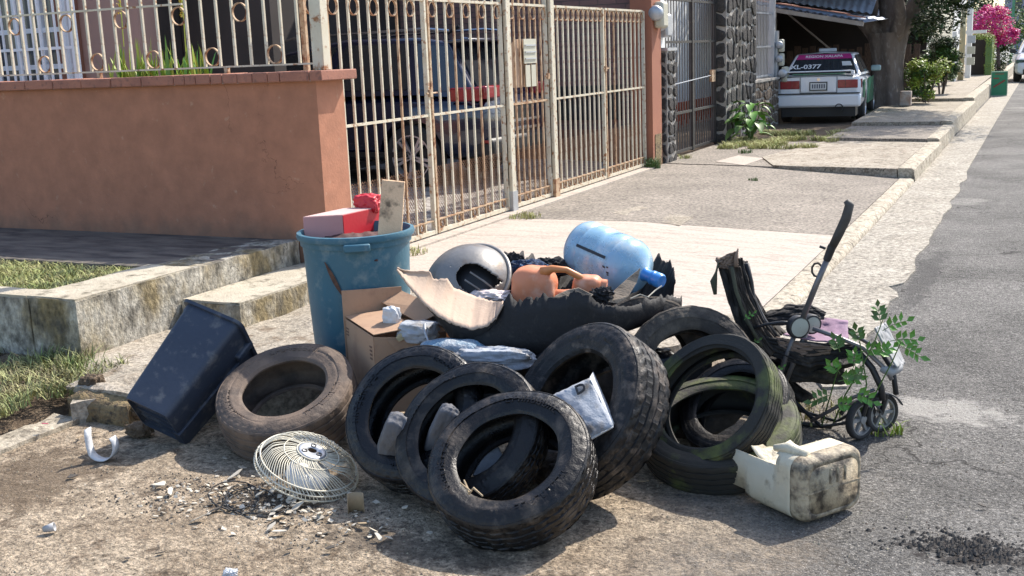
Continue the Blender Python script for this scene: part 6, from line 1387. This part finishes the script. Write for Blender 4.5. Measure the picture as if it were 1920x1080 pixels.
# ------------------------------------------------------------------ litter
shardm = M('dirty_white_plastic_shard', (.62, .56, .46), (.46, .41, .33), 20, rough=.6, bump=.1)
darkshard = M('dark_burnt_shard', (.05, .045, .04), (.09, .075, .06), 20, rough=.8, bump=.3)
tansh = M('tan_wood_chip', (.42, .32, .20), (.32, .24, .15), 20, rough=.85, bump=.3)
def shard(px, py, r, mat, name, label, cat, group=None, tilt=.5, z=.008, asp=.5, k=6):
    c = at(px, py, z); a0_ = rnd.uniform(0, 6.28); pts = []
    for i in range(k):
        a = 2*math.pi*i/k+rnd.uniform(-.4, .4); q = r*rnd.uniform(.6, 1.1); pts.append(Vector((q*math.cos(a), q*asp*math.sin(a), 0)))
    m = Matrix.Translation(c+Vector((0, 0, .004+r*tilt*.3))) @ Matrix.Rotation(a0_, 4, 'Z') @ Matrix.Rotation(rnd.uniform(-tilt, tilt), 4, 'X') @ Matrix.Rotation(rnd.uniform(-tilt, tilt), 4, 'Y')
    b = MB(); b.prism([m @ p for p in pts], Vector((0, 0, .003))); o = b.build(name, mat); return tag(o, label, cat, group)
ORD = ['first', 'second', 'third', 'fourth', 'fifth', 'sixth', 'seventh', 'eighth', 'ninth', 'tenth', 'eleventh', 'twelfth', 'thirteenth', 'fourteenth', 'fifteenth', 'sixteenth', 'seventeenth', 'eighteenth', 'nineteenth', 'twentieth', 'twenty-first', 'twenty-second', 'twenty-third', 'twenty-fourth', 'twenty-fifth', 'twenty-sixth', 'twenty-seventh', 'twenty-eighth']
GW = 'pale shards scattered before the fan guard'
for k_, (x, y, r) in enumerate(sorted(((560, 952, .03), (580, 945, .025), (520, 958, .03), (500, 962, .028), (545, 938, .024), (600, 968, .022), (455, 955, .02), (700, 998, .022), (710, 1010, .018), (510, 925, .022), (486, 930, .02), (530, 918, .02), (560, 928, .022), (610, 935, .02), (760, 955, .018), (375, 975, .03), (300, 912, .028), (320, 925, .026), (440, 895, .03), (455, 880, .018), (422, 862, .014), (545, 985, .022), (525, 1000, .024), (508, 992, .022), (570, 962, .018), (940, 1010, .016), (640, 922, .02), (655, 930, .018)))):
    shard(x, y, r*1.25, shardm, 'plastic_shard', ORD[k_]+' pale plastic shard from the left in the litter around the fan guard', 'shard', GW)
for k_, (x, y, r) in enumerate(sorted(((405, 958, .03), (440, 945, .02), (462, 950, .022), (478, 958, .02), (530, 975, .018), (300, 1040, .018), (585, 1020, .018), (620, 1030, .02), (545, 1032, .02), (240, 1050, .016), (1330, 955, .018), (1840, 950, .02), (297, 907, .016), (136, 896, .03)))):
    shard(x, y, r, darkshard, 'dark_shard', ORD[k_]+' dark burnt scrap from the left lying on the road', 'scrap', 'dark scraps on the road', .3)
for k_, (x, y, r) in enumerate(sorted(((520, 975, .05), (620, 812, .02), (680, 985, .035), (1205, 905, .022), (1180, 912, .02), (1240, 908, .018), (385, 800, .03), (180, 815, .03), (150, 822, .03)))):
    shard(x, y, r, tansh, 'wood_chip', ORD[k_]+' thin tan wood chip from the left on the ground', 'wood chip', 'tan wood chips on the ground', .25, asp=.28)
# bent white strip lower left, cup, paper, wires, folded card piece
q = [(175, 822, .10), (172, 838, .06), (176, 856, .02), (190, 866, .008), (212, 858, .012), (216, 846, .04)]
c = [at(x, y, z) for x, y, z in q]; c = [at(182, 852, .012)+Vector((.02*k-.05, .03*math.sin(k), 0)) for k in range(0)] or c
b = MB(); base = at(190, 868, .0); e = R0; rows = []
for i in range(15):
    a = R(-200+i*17); p = base+e*(.055*math.cos(a)*1.05)+HD*.02+Vector((0, 0, .07+.055*math.sin(a)*1.15+(.04 if i < 3 else 0)*(3-i)/2)); rows.append([p-HD*.022, p+HD*.022+e*.012])
b.grid(rows); o = b.build('bent_plastic_strip', plasticw, smooth=True, solid=.003, fixn=False); tag(o, 'bent white plastic strip on the ground below the grey bin', 'plastic strip')
b = MB(); m = Matrix.Translation(at(92, 990, .022)) @ Matrix.Rotation(.6, 4, 'Z') @ Matrix.Rotation(R(80), 4, 'Y'); b.lathe([(.011, -.02), (.017, .02), (.015, .02), (.009, -.018)], 20, closed=True, mat=m); o = b.build('small_cup', M('grey_white_cup', (.45, .45, .46), rough=.5, bump=0), smooth=True); tag(o, 'tiny grey white cup lying alone on the dirt at the lower left', 'cup')
o = lump('crumpled_paper', at(432, 1074, .012), (.026, .018, .013), plasticw, 50, .6, 2.6, sub=5); tag(o, 'crumpled white paper ball at the bottom edge of the picture', 'paper')
b = MB()
for k in range(3):
    pts = [at(425+55*math.sin(i*.45+k)*(1 if k != 1 else .7)+20*k+i*2, 930+28*math.cos(i*.45+k)+6*k, .012+.012*math.sin(i+k)) for i in range(14)]; b.tube(pts, .0028, 5)
o = b.build('cable_tangle', blackpl, smooth=True); tag(o, 'tangle of thin black cables on the ground below the fan guard', 'cable')
b = MB(); p = at(668, 962, 0); b.grid([[p+R0*(.03*math.cos(a))+HD*(.02*math.sin(a))+Vector((0, 0, z)) for z in (0, .05, .075)] for a in [.5*i for i in range(8)]]); o = b.build('curled_card_scrap', tansh, smooth=True, solid=.003, fixn=False); tag(o, 'curled brown card scrap standing between the fan guard and the front tyre', 'card scrap')
b = MB(); b.tube([P(870, 900, 3.50), P(880, 925, 3.46), P(888, 915, 3.46), P(905, 930, 3.42)], [.003, .006, .004, .003], 6); b.tube([P(862, 905, 3.48), P(884, 922, 3.45)], .003, 5); o = b.build('root_scrap', tansh); tag(o, 'reddish root scrap caught inside the rim of the front tyre', 'root')
for cx_, cy_, sz_, sd_ in ((245, 775, .07, 91), (262, 805, .05, 92), (105, 740, .07, 93)):  # first lump added to stand in for the shaded hollow
    o = lump('soil_lump', at(cx_, cy_, .03), (sz_*1.4, sz_, sz_*.7), dirtm, sd_, .4, 2.6, sub=4); tag(o, {91: 'soil lump standing in for the dark hollow beside the grey bin', 92: 'small dark soil heap under the grey bin base', 93: 'brown soil heap at the edge of the verge grass'}[sd_], 'soil heap')
bx('bin_shadow_brick', -3.98, -3.86, 3.84, 3.90, .0, .05, aggm, None); tag(bpy.data.objects['bin_shadow_brick'], 'small concrete fragment on the ground left of the grey bin', 'fragment'); bpy.data.objects['bin_shadow_brick'].name = 'concrete_fragment'
o = lump('soil_clod', at(175, 720, .14), (.06, .05, .05), dirtm, 61, .35, 2.2); tag(o, 'brown soil clod at the foot of the terrace corner', 'clod')
o = shard(85, 797, .022, M('pink_petal', (.6, .05, .15), rough=.6, bump=0), 'pink_wrapper', 'small pink wrapper on the soil beside the left kerb', 'wrapper', None, .3, .06)
b = MB()
def peb(n, fx, fy, r0, r1):
    for _ in range(n):
        x, y = fx(), fy(); r = rnd.uniform(r0, r1)
        ps = [Vector((x+r*rnd.uniform(.6, 1.2)*math.cos(a), y+r*rnd.uniform(.6, 1.2)*math.sin(a), -.001)) for a in (0, 1.57, 3.14, 4.71)]; tp = Vector((x, y, r*rnd.uniform(.5, 1.)))
        b.add(ps+[tp], [(0, 1, 4), (1, 2, 4), (2, 3, 4), (3, 0, 4)])
peb(7000, lambda: rnd.uniform(-4.1, .6), lambda: 2.3+3.2*rnd.random()**1.3, .002, .006)
b.build('loose_grit', M('grit_stone', (.34, .28, .21), (.16, .13, .10), 3, rough=.95, bump=0, island=.6), kind='stuff', fixn=False)
b = MB(); peb(900, lambda: rnd.gauss(-2.75, .28), lambda: rnd.gauss(3.2, .12), .003, .008); peb(500, lambda: rnd.gauss(-.13, .14), lambda: rnd.gauss(3.73, .06), .003, .012); peb(500, lambda: rnd.uniform(-1.5, -1.3), lambda: rnd.uniform(6.5, 22), .004, .014)
b.build('dark_crumbs', darkshard, kind='stuff', fixn=False)
b = MB(); 
for _ in range(240):
    x, y = rnd.gauss(-2.62, .26), rnd.gauss(3.2, .11); r = rnd.uniform(.006, .017); a0_ = rnd.uniform(0, 6.28); z = rnd.uniform(.002, .012); ti = rnd.uniform(-.5, .5)
    P4 = [(x+r*rnd.uniform(.5, 1.3)*math.cos(a0_+a), y+r*rnd.uniform(.3, 1.)*math.sin(a0_+a), z+r*ti*math.cos(a)) for a in (0, 1.4, 3.0, 4.5)]
    b.add(P4+[(p[0], p[1], p[2]-.002) for p in P4], [(0, 1, 2, 3), (7, 6, 5, 4), (0, 4, 5, 1), (1, 5, 6, 2), (2, 6, 7, 3), (3, 7, 4, 0)])
peb(160, lambda: rnd.gauss(-2.7, .3), lambda: rnd.gauss(3.22, .14), .004, .008); b.build('pale_crumbs', shardm, kind='stuff', fixn=False)
